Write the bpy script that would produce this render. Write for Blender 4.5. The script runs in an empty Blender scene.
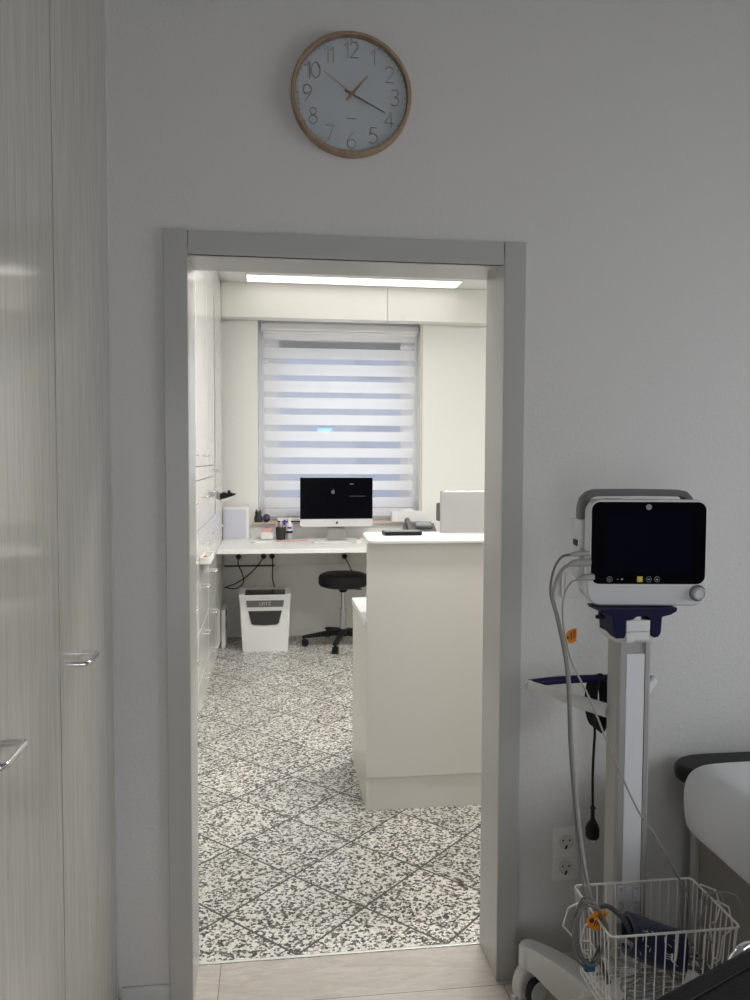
import bpy, bmesh, math, random
from mathutils import Vector, Matrix
random.seed(7)
PI = math.pi
SC = bpy.context.scene
COL = SC.collection

# ------------------------------------------------------------------ materials
def new_mat(name):
    m = bpy.data.materials.new(name); m.use_nodes = True
    nt = m.node_tree
    b = nt.nodes['Principled BSDF']
    return m, nt, b

def P(name, col, rough=.5, metal=0, coat=0, coat_r=.1, bump=0, bscale=60, spec=.5, emit=None, es=0, alpha=1, trans=0, sheen=0):
    m, nt, b = new_mat(name)
    b.inputs['Base Color'].default_value = (*col, 1)
    b.inputs['Roughness'].default_value = rough
    b.inputs['Metallic'].default_value = metal
    b.inputs['Coat Weight'].default_value = coat
    b.inputs['Coat Roughness'].default_value = coat_r
    b.inputs['Specular IOR Level'].default_value = spec
    b.inputs['Alpha'].default_value = alpha
    b.inputs['Transmission Weight'].default_value = trans
    b.inputs['Sheen Weight'].default_value = sheen
    if emit:
        b.inputs['Emission Color'].default_value = (*emit, 1)
        b.inputs['Emission Strength'].default_value = es
    tc = nt.nodes.new('ShaderNodeTexCoord')
    n = nt.nodes.new('ShaderNodeTexNoise'); n.inputs['Scale'].default_value = bscale; n.inputs['Detail'].default_value = 4
    nt.links.new(tc.outputs['Object'], n.inputs['Vector'])
    if bump:
        bp = nt.nodes.new('ShaderNodeBump'); bp.inputs['Strength'].default_value = bump; bp.inputs['Distance'].default_value = .004
        nt.links.new(n.outputs['Fac'], bp.inputs['Height']); nt.links.new(bp.outputs['Normal'], b.inputs['Normal'])
    # a slight procedural unevenness of the gloss
    mr = nt.nodes.new('ShaderNodeMapRange'); mr.inputs['To Min'].default_value = max(0, rough-.03); mr.inputs['To Max'].default_value = min(1, rough+.03)
    nt.links.new(n.outputs['Fac'], mr.inputs['Value']); nt.links.new(mr.outputs['Result'], b.inputs['Roughness'])
    return m

def plaster(name, col, strength=.5):
    m, nt, b = new_mat(name)
    L = nt.links.new
    b.inputs['Base Color'].default_value = (*col, 1); b.inputs['Roughness'].default_value = .6
    b.inputs['Specular IOR Level'].default_value = .3
    tc = nt.nodes.new('ShaderNodeTexCoord')
    v = nt.nodes.new('ShaderNodeTexNoise'); v.inputs['Scale'].default_value = 85; v.inputs['Detail'].default_value = 3; v.inputs['Roughness'].default_value = .6
    w = nt.nodes.new('ShaderNodeTexNoise'); w.inputs['Scale'].default_value = 28; w.inputs['Detail'].default_value = 2
    L(tc.outputs['Object'], v.inputs['Vector']); L(tc.outputs['Object'], w.inputs['Vector'])
    r = nt.nodes.new('ShaderNodeValToRGB'); r.color_ramp.elements[0].position = .5; r.color_ramp.elements[1].position = .72
    L(v.outputs['Fac'], r.inputs['Fac'])
    a = nt.nodes.new('ShaderNodeMath'); a.operation = 'MULTIPLY_ADD'; a.inputs[1].default_value = .5
    L(w.outputs['Fac'], a.inputs[0]); L(r.outputs['Color'], a.inputs[2])
    bp = nt.nodes.new('ShaderNodeBump'); bp.inputs['Strength'].default_value = strength; bp.inputs['Distance'].default_value = .0025
    L(a.outputs[0], bp.inputs['Height']); L(bp.outputs['Normal'], b.inputs['Normal'])
    return m

def ash_wood(name, c1, c2, rough, coat, scale=(22, 22, 1.1)):
    m, nt, b = new_mat(name); L = nt.links.new
    tc = nt.nodes.new('ShaderNodeTexCoord'); mp = nt.nodes.new('ShaderNodeMapping'); mp.inputs['Scale'].default_value = scale
    L(tc.outputs['Object'], mp.inputs['Vector'])
    n = nt.nodes.new('ShaderNodeTexNoise'); n.inputs['Scale'].default_value = 3.2; n.inputs['Detail'].default_value = 8; n.inputs['Roughness'].default_value = .72; n.inputs['Distortion'].default_value = .5
    L(mp.outputs['Vector'], n.inputs['Vector'])
    r = nt.nodes.new('ShaderNodeValToRGB'); e = r.color_ramp.elements
    e[0].position = .33; e[0].color = (*c1, 1); e[1].position = .6; e[1].color = (*c2, 1)
    L(n.outputs['Fac'], r.inputs['Fac']); L(r.outputs['Color'], b.inputs['Base Color'])
    b.inputs['Roughness'].default_value = rough; b.inputs['Coat Weight'].default_value = coat; b.inputs['Coat Roughness'].default_value = .085; b.inputs['Specular IOR Level'].default_value = .2
    bp = nt.nodes.new('ShaderNodeBump'); bp.inputs['Strength'].default_value = .22; bp.inputs['Distance'].default_value = .001
    L(n.outputs['Fac'], bp.inputs['Height']); L(bp.outputs['Normal'], b.inputs['Normal']); L(bp.outputs['Normal'], b.inputs['Coat Normal'])
    return m

def mth(nt, op, a, b=None, c=None):
    n = nt.nodes.new('ShaderNodeMath'); n.operation = op
    for i, x in enumerate((a, b, c)):
        if x is None: continue
        if isinstance(x, (int, float)): n.inputs[i].default_value = x
        else: nt.links.new(x, n.inputs[i])
    return n.outputs[0]

def terrazzo(name):
    m, nt, b = new_mat(name); L = nt.links.new
    tc = nt.nodes.new('ShaderNodeTexCoord')
    nz = nt.nodes.new('ShaderNodeTexNoise'); nz.inputs['Scale'].default_value = 150; nz.inputs['Detail'].default_value = 2
    L(tc.outputs['Object'], nz.inputs['Vector'])
    mx = nt.nodes.new('ShaderNodeMix'); mx.data_type = 'VECTOR'; mx.inputs['Factor'].default_value = .012
    L(tc.outputs['Object'], mx.inputs['A']); L(nz.outputs['Color'], mx.inputs['B'])
    vo = nt.nodes.new('ShaderNodeTexVoronoi'); vo.inputs['Scale'].default_value = 126
    L(mx.outputs['Result'], vo.inputs['Vector'])
    sp = nt.nodes.new('ShaderNodeSeparateColor'); L(vo.outputs['Color'], sp.inputs['Color'])
    r = nt.nodes.new('ShaderNodeValToRGB'); r.color_ramp.interpolation = 'CONSTANT'; e = r.color_ramp.elements
    e[0].position = 0; e[0].color = (.05, .045, .04, 1)
    e[1].position = .22; e[1].color = (.17, .155, .135, 1)
    for p, c in ((.38, (.40, .37, .33, 1)), (.46, (.76, .74, .69, 1)), (.74, (.88, .86, .81, 1))):
        x = e.new(p); x.color = c
    L(sp.outputs['Red'], r.inputs['Fac'])
    # grid of square tiles laid diagonally
    sx = nt.nodes.new('ShaderNodeSeparateXYZ'); L(tc.outputs['Object'], sx.inputs['Vector'])
    x = mth(nt, 'SUBTRACT', sx.outputs['X'], .07); y = mth(nt, 'SUBTRACT', sx.outputs['Y'], .173)
    h = .2262*2
    u = mth(nt, 'MULTIPLY', mth(nt, 'ADD', x, y), 1/h); v = mth(nt, 'MULTIPLY', mth(nt, 'SUBTRACT', x, y), 1/h)
    du = mth(nt, 'ABSOLUTE', mth(nt, 'SUBTRACT', mth(nt, 'FRACT', mth(nt, 'ADD', u, .5)), .5))
    dv = mth(nt, 'ABSOLUTE', mth(nt, 'SUBTRACT', mth(nt, 'FRACT', mth(nt, 'ADD', v, .5)), .5))
    g = mth(nt, 'LESS_THAN', mth(nt, 'MINIMUM', du, dv), .012)
    # each tile a touch lighter or darker
    cb = nt.nodes.new('ShaderNodeCombineXYZ'); L(mth(nt, 'FLOOR', u), cb.inputs[0]); L(mth(nt, 'FLOOR', v), cb.inputs[1])
    wn = nt.nodes.new('ShaderNodeTexWhiteNoise'); wn.noise_dimensions = '2D'; L(cb.outputs[0], wn.inputs['Vector'])
    tint = mth(nt, 'MULTIPLY_ADD', wn.outputs['Value'], .16, .86)
    hs = nt.nodes.new('ShaderNodeHueSaturation'); L(r.outputs['Color'], hs.inputs['Color']); L(tint, hs.inputs['Value'])
    mg = nt.nodes.new('ShaderNodeMix'); mg.data_type = 'RGBA'; L(g, mg.inputs['Factor']); L(hs.outputs['Color'], mg.inputs['A'])
    mg.inputs['B'].default_value = (.07, .065, .06, 1)
    L(mg.outputs['Result'], b.inputs['Base Color'])
    b.inputs['Roughness'].default_value = .3
    return m

def laminate(name):
    m, nt, b = new_mat(name); L = nt.links.new
    tc = nt.nodes.new('ShaderNodeTexCoord')
    br = nt.nodes.new('ShaderNodeTexBrick'); br.inputs['Scale'].default_value = 1; br.inputs['Brick Width'].default_value = 1.25; br.inputs['Row Height'].default_value = .19
    br.inputs['Mortar Size'].default_value = .0012; br.inputs['Color1'].default_value = (.60, .545, .495, 1); br.inputs['Color2'].default_value = (.66, .60, .545, 1)
    br.inputs['Mortar'].default_value = (.2, .18, .16, 1); br.offset = .37
    mp0 = nt.nodes.new('ShaderNodeMapping'); mp0.inputs['Location'].default_value = (.15, -.16, 0)
    L(tc.outputs['Object'], mp0.inputs['Vector']); L(mp0.outputs['Vector'], br.inputs['Vector'])
    mp = nt.nodes.new('ShaderNodeMapping'); mp.inputs['Scale'].default_value = (5, 22, 1); L(tc.outputs['Object'], mp.inputs['Vector'])
    n = nt.nodes.new('ShaderNodeTexNoise'); n.inputs['Scale'].default_value = 1.6; n.inputs['Detail'].default_value = 9; n.inputs['Roughness'].default_value = .7; n.inputs['Distortion'].default_value = 1.2
    L(mp.outputs['Vector'], n.inputs['Vector'])
    r = nt.nodes.new('ShaderNodeValToRGB'); e = r.color_ramp.elements; e[0].position = .35; e[0].color = (.80, .80, .81, 1); e[1].position = .65; e[1].color = (1.05, 1.04, 1.02, 1)
    L(n.outputs['Fac'], r.inputs['Fac'])
    mx = nt.nodes.new('ShaderNodeMix'); mx.data_type = 'RGBA'; mx.blend_type = 'MULTIPLY'; mx.inputs['Factor'].default_value = 1
    L(br.outputs['Color'], mx.inputs['A']); L(r.outputs['Color'], mx.inputs['B']); L(mx.outputs['Result'], b.inputs['Base Color'])
    b.inputs['Roughness'].default_value = .45
    return m

M = {}
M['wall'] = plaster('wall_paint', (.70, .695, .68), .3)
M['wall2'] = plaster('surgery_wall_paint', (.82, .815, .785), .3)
M['ceil'] = P('ceiling_paint', (.8, .8, .78), .8)
M['ceil2'] = P('surgery_ceiling_paint', (.34, .34, .32), .8)  # unseen ceiling, toned dark to cut its bounce onto the walls
M['terrazzo'] = terrazzo('terrazzo_tile')
M['laminate'] = laminate('grey_laminate')
M['casing'] = P('casing_laminate', (.48, .48, .46), .35, coat=.3)
M['ash'] = ash_wood('white_ash', (.43, .415, .37), (.56, .545, .495), .45, 1.0)
M['gloss'] = P('gloss_white_front', (.83, .82, .80), .22, coat=.6, coat_r=.06)
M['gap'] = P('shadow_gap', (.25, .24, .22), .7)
M['groove'] = P('grey_filler', (.42, .41, .39), .45)
M['counter'] = P('counter_panel', (.70, .68, .63), .4, coat=.15)
M['worktop'] = P('white_worktop', (.86, .86, .83), .3)
M['white'] = P('white_plastic', (.80, .80, .79), .4)
M['warmwhite'] = P('warm_white_plastic', (.83, .82, .78), .4)
M['black'] = P('black_plastic', (.010, .010, .011), .45, spec=.22)
M['screen'] = P('screen_glass', (.003, .003, .005), .15, spec=.06)
M['screen2'] = P('display_glass', (.002, .003, .010), .25, spec=.05)
M['leather'] = P('black_leatherette', (.012, .012, .013), .45, spec=.25, bump=.35, bscale=260)
M['chrome'] = P('chrome', (.82, .82, .84), .12, metal=1)
M['nickel'] = P('nickel_handle', (.86, .85, .83), .22, metal=1)
M['steel'] = P('brushed_steel', (.55, .54, .52), .3, metal=1)
M['alu'] = P('satin_aluminium', (.46, .47, .48), .4, metal=.5)
M['poleside'] = P('pole_profile_grey', (.43, .43, .42), .42, metal=.3)
M['polefront'] = P('pole_cover_white', (.80, .81, .83), .35)
M['navy'] = P('navy_plastic', (.006, .006, .045), .5, spec=.2)
M['cartgrey'] = P('cart_light_grey', (.66, .66, .645), .45)
M['housing'] = P('monitor_housing', (.70, .715, .74), .4)
M['midgrey'] = P('mid_grey_plastic', (.16, .165, .165), .5)
M['cable'] = P('grey_cable', (.21, .21, .20), .45)
M['cablelight'] = P('light_grey_cable', (.36, .36, .34), .45)
M['cabledark'] = P('dark_grey_hose', (.09, .09, .09), .5)
M['plate'] = P('greyish_white_plate', (.69, .68, .66), .5)
M['orange'] = P('orange_tag', (.95, .33, .015), .5)
M['darkred'] = P('dark_print', (.12, .02, .01), .6)
M['bluetape'] = P('blue_clip', (.02, .11, .22), .5)
M['cuff'] = P('navy_cuff_fabric', (.006, .012, .06), .8, bump=.5, bscale=500, sheen=.3)
M['cuffprint'] = P('cuff_print', (.62, .68, .80), .7)
M['wire'] = P('white_coated_wire', (.90, .89, .86), .35)
M['sheet'] = P('white_sheet', (.80, .81, .83), .85, bump=.2, bscale=35, sheen=.2)
M['couchbase'] = P('couch_base_laminate', (.30, .285, .245), .5)
M['copper'] = P('copper_metal', (.72, .42, .30), .3, metal=1)
M['beech'] = ash_wood('clock_beech', (.30, .21, .145), (.42, .30, .21), .5, 0, (10, 10, 10))
M['dial'] = P('clock_dial', (.60, .625, .61), .55)
M['numeral'] = P('clock_numeral', (.36, .34, .31), .35, metal=.7)
M['led'] = P('led_diffuser', (.95, .95, .93), .5, emit=(1, .97, .90), es=1.7)
M['lamp'] = P('lamp_diffuser', (.95, .95, .93), .5)
M['alublk'] = P('silver_back', (.44, .44, .43), .38, metal=.35)
M['silver'] = P('silver_shell', (.74, .75, .76), .35, metal=.3)
M['standgrey'] = P('stand_grey', (.30, .30, .29), .5, metal=.2)
M['logo'] = P('grey_logo', (.16, .17, .18), .4)
M['logolite'] = P('light_logo', (.5, .52, .53), .4)
M['shredgrey'] = P('shredder_grey_panel', (.13, .13, .125), .35)
M['shredwin'] = P('shredder_window', (.018, .016, .014), .15)
M['lettering'] = P('pale_lettering', (.6, .6, .58), .5)
M['pink'] = P('pink_paper', (.82, .42, .43), .7)
M['red'] = P('red_plastic', (.5, .02, .03), .4)
M['mesh'] = P('black_wire_mesh', (.05, .045, .04), .45, metal=.5, bump=.8, bscale=400)
M['blueink'] = P('blue_violet_plastic', (.05, .03, .42), .4)
M['lav'] = P('lavender_panel', (.62, .63, .72), .35)
M['figure'] = P('dark_figurine', (.035, .035, .03), .45)
M['sillwood'] = P('beige_sill', (.52, .42, .34), .4)
M['tan'] = P('tan_strip', (.66, .61, .52), .5)
M['pvc'] = P('window_pvc', (.80, .81, .84), .35)
M['yellow'] = P('yellow_button', (.75, .62, .10), .4)
M['brown'] = P('brown_roll', (.32, .14, .05), .6)
M['coated'] = P('tissue_paper', (.88, .88, .87), .9)
M['duct'] = P('brown_cable_duct', (.10, .065, .04), .5)
M['rubber'] = P('tyre_rubber', (.03, .03, .03), .6)
M['threshold'] = P('threshold_strip', (.85, .84, .80), .25, metal=.3)
M['facade'] = P('facade_plaster', (.15, .16, .20), .9)
M['facade2'] = P('facade_glazing', (.10, .12, .17), .3)
M['outblue'] = P('blue_shutter', (.15, .42, .95), .5)

def glass(name):
    m, nt, b = new_mat(name)
    b.inputs['Base Color'].default_value = (.95, .97, 1, 1); b.inputs['Roughness'].default_value = 0
    b.inputs['Transmission Weight'].default_value = 1; b.inputs['IOR'].default_value = 1.02
    return m
M['glass'] = glass('window_glass')

def fabric_blind(name, opaque):
    m, nt, b = new_mat(name); L = nt.links.new
    out = nt.nodes['Material Output']
    d = nt.nodes.new('ShaderNodeBsdfDiffuse'); t = nt.nodes.new('ShaderNodeBsdfTranslucent'); tr = nt.nodes.new('ShaderNodeBsdfTransparent')
    d.inputs['Color'].default_value = (.90, .90, .90, 1); t.inputs['Color'].default_value = (.90, .90, .92, 1)
    m1 = nt.nodes.new('ShaderNodeMixShader'); m1.inputs[0].default_value = .35
    L(d.outputs[0], m1.inputs[1]); L(t.outputs[0], m1.inputs[2])
    m2 = nt.nodes.new('ShaderNodeMixShader')
    if opaque:
        m2.inputs[0].default_value = 0.0
        w = nt.nodes.new('ShaderNodeTexWave'); w.inputs['Scale'].default_value = 300
        tc = nt.nodes.new('ShaderNodeTexCoord'); L(tc.outputs['Object'], w.inputs['Vector'])
        bp = nt.nodes.new('ShaderNodeBump'); bp.inputs['Strength'].default_value = .05; L(w.outputs['Fac'], bp.inputs['Height']); L(bp.outputs[0], d.inputs['Normal'])
    else: m2.inputs[0].default_value = .72
    L(m1.outputs[0], m2.inputs[1]); L(tr.outputs[0], m2.inputs[2]); L(m2.outputs[0], out.inputs['Surface'])
    return m
M['blind'] = fabric_blind('blind_opaque_band', True)
M['sheer'] = fabric_blind('blind_sheer_band', False)

# ------------------------------------------------------------------ mesh builder
class MB:
    def __init__(s): s.bm = bmesh.new(); s.mi = 0
    def _merge(s, t, mat=None):
        if mat is not None: bmesh.ops.transform(t, matrix=mat, verts=t.verts)
        me = bpy.data.meshes.new('t'); t.to_mesh(me); t.free()
        n0 = len(s.bm.faces); s.bm.from_mesh(me); bpy.data.meshes.remove(me)
        s.bm.faces.ensure_lookup_table()
        for f in s.bm.faces[n0:]: f.material_index = s.mi
        return s
    def box(s, x0, x1, y0, y1, z0, z1, bev=0, seg=2, mat=None):
        t = bmesh.new()
        bmesh.ops.create_cube(t, size=1)
        for v in t.verts:
            v.co = Vector((x0 if v.co.x < 0 else x1, y0 if v.co.y < 0 else y1, z0 if v.co.z < 0 else z1))
        if bev: bmesh.ops.bevel(t, geom=list(t.edges), offset=bev, segments=seg, affect='EDGES', profile=.5)
        return s._merge(t, mat)
    def prism(s, pts, axis, a, b, bev=0, mat=None, seg=2):
        """pts: 2-D outline; axis 'x','y','z' = extrusion axis from a to b."""
        t = bmesh.new()
        def mk(p, d):
            return {'x': (d, p[0], p[1]), 'y': (p[0], d, p[1]), 'z': (p[0], p[1], d)}[axis]
        v0 = [t.verts.new(mk(p, a)) for p in pts]; v1 = [t.verts.new(mk(p, b)) for p in pts]
        n = len(pts)
        t.faces.new(v0); t.faces.new(v1[::-1])
        for i in range(n): t.faces.new((v0[i], v1[i], v1[(i+1) % n], v0[(i+1) % n]))
        bmesh.ops.recalc_face_normals(t, faces=t.faces)
        if bev:
            es = [e for e in t.edges if (e.verts[0] in v0) == (e.verts[1] in v0)]
            bmesh.ops.bevel(t, geom=es, offset=bev, segments=seg, affect='EDGES', profile=.5)
        return s._merge(t, mat)
    def lathe(s, prof, c=(0, 0, 0), n=32, axis='z', mat=None):
        t = bmesh.new(); rings = []
        for r, z in prof:
            if r < 1e-6: rings.append([t.verts.new((0, 0, z))])
            else: rings.append([t.verts.new((r*math.cos(2*PI*k/n), r*math.sin(2*PI*k/n), z)) for k in range(n)])
        for A, B in zip(rings, rings[1:]):
            for k in range(n):
                a, b = A[k % len(A)], A[(k+1) % len(A)]; c2, d = B[(k+1) % len(B)], B[k % len(B)]
                f = [a]
                for q in (b, c2, d):
                    if q not in f: f.append(q)
                if len(f) > 2: t.faces.new(f)
        if len(rings[0]) > 1: t.faces.new(rings[0][::-1])
        if len(rings[-1]) > 1: t.faces.new(rings[-1])
        bmesh.ops.recalc_face_normals(t, faces=t.faces)
        rot = {'z': Matrix(), 'y': Matrix.Rotation(PI/2, 4, 'X'), 'x': Matrix.Rotation(PI/2, 4, 'Y')}[axis]
        # axis 'y': profile z runs towards -Y ; axis 'x': towards +X
        T = Matrix.Translation(c) @ rot
        if mat is not None: T = mat @ T
        return s._merge(t, T)
    def cyl(s, p0, p1, r0, r1=None, n=20):
        return s.tube([p0, p1], r0, n, r1=r1, smooth=0)
    def tube(s, pts, r, n=8, closed=False, smooth=4, r1=None, mat=None, radii=None):
        pts = [Vector(p) for p in pts]
        if smooth and len(pts) > 2: 
            N = len(pts); out = []
            rng = N if closed else N-1
            for i in range(rng):
                if closed: p = [pts[(i+k-1) % N] for k in range(4)]
                else: p = [pts[max(0, min(N-1, i+k-1))] for k in range(4)]
                for k in range(smooth):
                    u = k/smooth
                    out.append(.5*((2*p[1]) + (-p[0]+p[2])*u + (2*p[0]-5*p[1]+4*p[2]-p[3])*u*u + (-p[0]+3*p[1]-3*p[2]+p[3])*u**3))
            if not closed: out.append(pts[-1])
            pts = out
        t = bmesh.new(); N = len(pts)
        def tan(i):
            if closed: d = pts[(i+1) % N]-pts[(i-1) % N]
            else: d = pts[min(N-1, i+1)]-pts[max(0, i-1)]
            return d.normalized() if d.length > 1e-9 else Vector((0, 0, 1))
        t0 = tan(0); up = Vector((0, 0, 1)) if abs(t0.z) < .9 else Vector((1, 0, 0))
        nrm = t0.cross(up).normalized(); rings = []
        for i in range(N):
            ti = tan(i); nrm = (nrm - ti*nrm.dot(ti)); nrm = nrm.normalized() if nrm.length > 1e-6 else ti.orthogonal().normalized()
            bi = ti.cross(nrm)
            rr = r
            if r1 is not None: rr = r + (r1-r)*i/(N-1)
            if radii: 
                f = i/(N-1)*(len(radii)-1); k = min(int(f), len(radii)-2); rr = radii[k]+(radii[k+1]-radii[k])*(f-k)
            rings.append([t.verts.new(pts[i]+(nrm*math.cos(2*PI*k/n)+bi*math.sin(2*PI*k/n))*rr) for k in range(n)])
        m = N if closed else N-1
        for i in range(m):
            A, B = rings[i], rings[(i+1) % N]
            for k in range(n): t.faces.new((A[k], A[(k+1) % n], B[(k+1) % n], B[k]))
        if not closed: t.faces.new(rings[0][::-1]); t.faces.new(rings[-1])
        bmesh.ops.recalc_face_normals(t, faces=t.faces)
        return s._merge(t, mat)
    def build(s, name, mats, parent=None, smooth=True, loc=None, rotz=0):
        me = bpy.data.meshes.new(name)
        bmesh.ops.remove_doubles(s.bm, verts=s.bm.verts, dist=1e-7)
        s.bm.to_mesh(me); s.bm.free()
        if not isinstance(mats, (list, tuple)): mats = [mats]
        for m in mats: me.materials.append(m if not isinstance(m, str) else M[m])
        if smooth:
            for p in me.polygons: p.use_smooth = True
            me.set_sharp_from_angle(angle=math.radians(38))
        o = bpy.data.objects.new(name, me); COL.objects.link(o)
        if smooth:
            wm = o.modifiers.new('weighted_normals', 'WEIGHTED_NORMAL'); wm.keep_sharp = True; wm.weight = 100
        if parent: o.parent = parent
        if loc is not None: o.location = loc
        o.rotation_euler.z = rotz
        return o

def rrect(x0, x1, y0, y1, r, n=6):
    """rounded rectangle outline; r: one radius or (bl, br, tr, tl)"""
    if not isinstance(r, (tuple, list)): r = (r,)*4
    out = []
    for (cx, cy, a0, q) in ((x0, y0, PI, r[0]), (x1, y0, 1.5*PI, r[1]), (x1, y1, 0, r[2]), (x0, y1, .5*PI, r[3])):
        ccx = cx + (q if cx == x0 else -q); ccy = cy + (q if cy == y0 else -q)
        if q == 0: out.append((cx, cy)); continue
        for k in range(n+1):
            a = a0 + .5*PI*k/n; out.append((ccx+q*math.cos(a), ccy+q*math.sin(a)))
    return out

def tag(o, label=None, cat=None, group=None, kind=None):
    if label: o['label'] = label
    if cat: o['category'] = cat
    if group: o['group'] = group
    if kind: o['kind'] = kind
    return o
def thing(name, label, cat, loc=(0, 0, 0), rotz=0, group=None):
    o = bpy.data.objects.new(name, None); COL.objects.link(o); o.location = loc; o.rotation_euler.z = rotz
    o.empty_display_size = .05
    return tag(o, label, cat, group)
def struct(o): o['kind'] = 'structure'; return o
def dup(o, parent=None):
    c = o.copy(); COL.objects.link(c)
    if parent: c.parent = parent
    for ch in list(o.children): dup(ch, c)
    return c

# ------------------------------------------------------------------ room shell
XL, XR, ZT, T = -.213, .620, 1.985, .164          # door opening (clear), wall thickness
CW = .060                                          # casing width
NX0, NX1, NY0 = -1.02, 2.75, -4.2                   # near room
FX0, FX1, FY = -1.0, 2.7, 4.48                      # far room
NH, FH = 2.86, 2.855
# wall with the doorway: one solid with a hole
b = MB()
b.prism([(NX0-.1, 0), (XL-.02, 0), (XL-.02, ZT+.02), (XR+.02, ZT+.02), (XR+.02, 0), (NX1+.1, 0), (NX1+.1, NH+.1), (NX0-.1, NH+.1)], 'y', 0, T-.006)
w = struct(b.build('wall_front', 'wall', smooth=False))
# left / right / back walls of the near room; the right one has a window opening
struct(MB().box(NX0-.1, NX0, NY0-.1, 0, 0, NH+.1).build('wall_left', 'wall', smooth=False))
b = MB(); b.box(NX0-.1, -.4, NY0-.2, NY0, 0, NH+.1); b.box(.75, NX1+.1, NY0-.2, NY0, 0, NH+.1); b.box(-.4, .75, NY0-.2, NY0, 0, .06); b.box(-.4, .75, NY0-.2, NY0, 2.0, NH+.1)  # back opening added to let fill light in
struct(b.build('wall_back', 'wall', smooth=False))
b = MB(); b.box(-.4, -.33, NY0-.14, NY0-.08, .06, 2.0); b.box(.68, .75, NY0-.14, NY0-.08, .06, 2.0); b.box(-.33, .68, NY0-.14, NY0-.08, .06, .14); b.box(-.33, .68, NY0-.14, NY0-.08, 1.93, 2.0); b.box(.14, .22, NY0-.14, NY0-.08, .14, 1.93)
struct(b.build('window_3', 'pvc', smooth=False))  # invented window behind the camera, frames the fill opening
wy0, wy1, wz0, wz1 = -2.4, -.7, .90, 2.1
b = MB(); b.box(NX1, NX1+.2, NY0-.1, wy0, 0, NH+.1); b.box(NX1, NX1+.2, wy1, 0, 0, NH+.1)
b.box(NX1, NX1+.2, wy0, wy1, 0, wz0); b.box(NX1, NX1+.2, wy0, wy1, wz1, NH+.1)
struct(b.build('wall_right', 'wall', smooth=False))
b = MB(); b.box(NX1+.08, NX1+.14, wy0, wy0+.07, wz0, wz1); b.box(NX1+.08, NX1+.14, wy1-.07, wy1, wz0, wz1)
b.box(NX1+.08, NX1+.14, wy0, wy1, wz0, wz0+.07); b.box(NX1+.08, NX1+.14, wy0, wy1, wz1-.07, wz1); b.box(NX1+.08, NX1+.14, (wy0+wy1)/2-.04, (wy0+wy1)/2+.04, wz0, wz1)
w2 = struct(b.build('window_2', 'pvc', smooth=False))
struct(MB().box(NX0-.1, NX1+.2, NY0-.1, 0, -.1, 0).build('floor', 'laminate', smooth=False))
# laminate continues through the doorway
struct(MB().box(XL-.02, XR+.02, 0, T-.0065, -.1, 0).build('floor', 'laminate', smooth=False))
struct(MB().box(NX0-.1, NX1+.2, NY0-.12, 0, NH, NH+.1).build('ceiling', 'ceil2', smooth=False))
# far room
struct(MB().box(FX0-.1, FX1+.1, T-.006, FY+.3, -.1, 0).build('floor', 'terrazzo', smooth=False))
struct(MB().box(FX0-.1, FX1+.1, T-.006, FY+.3, FH, FH+.1).build('ceiling', 'ceil', smooth=False))
struct(MB().box(FX0-.1, FX0, T, FY, 0, FH).build('wall_far_left', 'wall2', smooth=False))
struct(MB().box(FX1, FX1+.1, T, FY, 0, FH).build('wall_far_right', 'wall2', smooth=False))
# far wall with window recess
rx0, rx1, rz0, rz1 = -.114, 1.247, .945, 2.70
b = MB(); b.box(FX0-.1, rx0, FY, FY+.38, 0, FH); b.box(rx1, FX1+.1, FY, FY+.38, 0, FH)
b.box(rx0, rx1, FY, FY+.38, 0, rz0); b.box(rx0, rx1, FY, FY+.38, rz1, FH)
struct(b.build('wall_far', 'wall2', smooth=False))
# threshold strip
struct(MB().box(XL, XR, T-.006, T+.005, 0, .003, .001).build('trim_1', 'threshold'))
# bulkhead boxed along the far ceiling: two white boards
b = MB(); b.box(-.394, .925, 4.332, FY-.003, 2.582, FH-.002, .001); b.box(.928, 2.1, 4.332, FY-.003, 2.582, FH-.002, .001)
struct(b.build('trim_2', 'warmwhite', smooth=False))

# door lining and casing
d = thing('door_1', None, None, (0, 0, 0)); struct(d)
b = MB(); b.box(XL-.02, XL, -.013, T, 0, ZT+.02); MBl = b.build('lining', 'casing', d, False)
MB().box(XR, XR+.02, -.013, T, 0, ZT+.02).build('lining', 'casing', d, False)
MB().box(XL, XR, -.013, T, ZT, ZT+.02).build('lining', 'casing', d, False)
MB().box(XL-CW, XL-.0006, -.016, -.0005, 0, ZT+CW+.003, .002).build('casing', 'casing', d)
MB().box(XR+.0006, XR+CW, -.016, -.0005, 0, ZT+CW+.003, .002).build('casing', 'casing', d)
MB().box(XL+.001, XR-.001, -.0145, -.0005, ZT, ZT+CW, .0015).build('casing', 'casing', d)
# slim groove between lining and casing on the far edge
MB().box(XR+.002, XR+CW, T-.006, T+.01, 0, ZT+CW, .002).build('casing', 'casing', d)
MB().box(XL-CW, XL-.002, T-.006, T+.01, 0, ZT+CW, .002).build('casing', 'casing', d)
# baseboards
struct(MB().prism([(0, 0), (-.012, 0), (-.012, .052), (-.006, .058), (0, .058)], 'x', -.40, XL-CW-.001).build('baseboard_left', 'wall', smooth=False, loc=(0, -.0005, 0)))
struct(MB().prism([(0, 0), (-.012, 0), (-.012, .052), (-.006, .058), (0, .058)], 'x', XR+CW+.001, NX1).build('baseboard_right', 'wall', smooth=False, loc=(0, -.0005, 0)))
struct(MB().prism([(0, 0), (-.012, 0), (-.012, .05), (0, .05)], 'x', -.39, FX1).build('baseboard_far', 'wall2', smooth=False, loc=(0, FY-.001, 0)))

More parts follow.
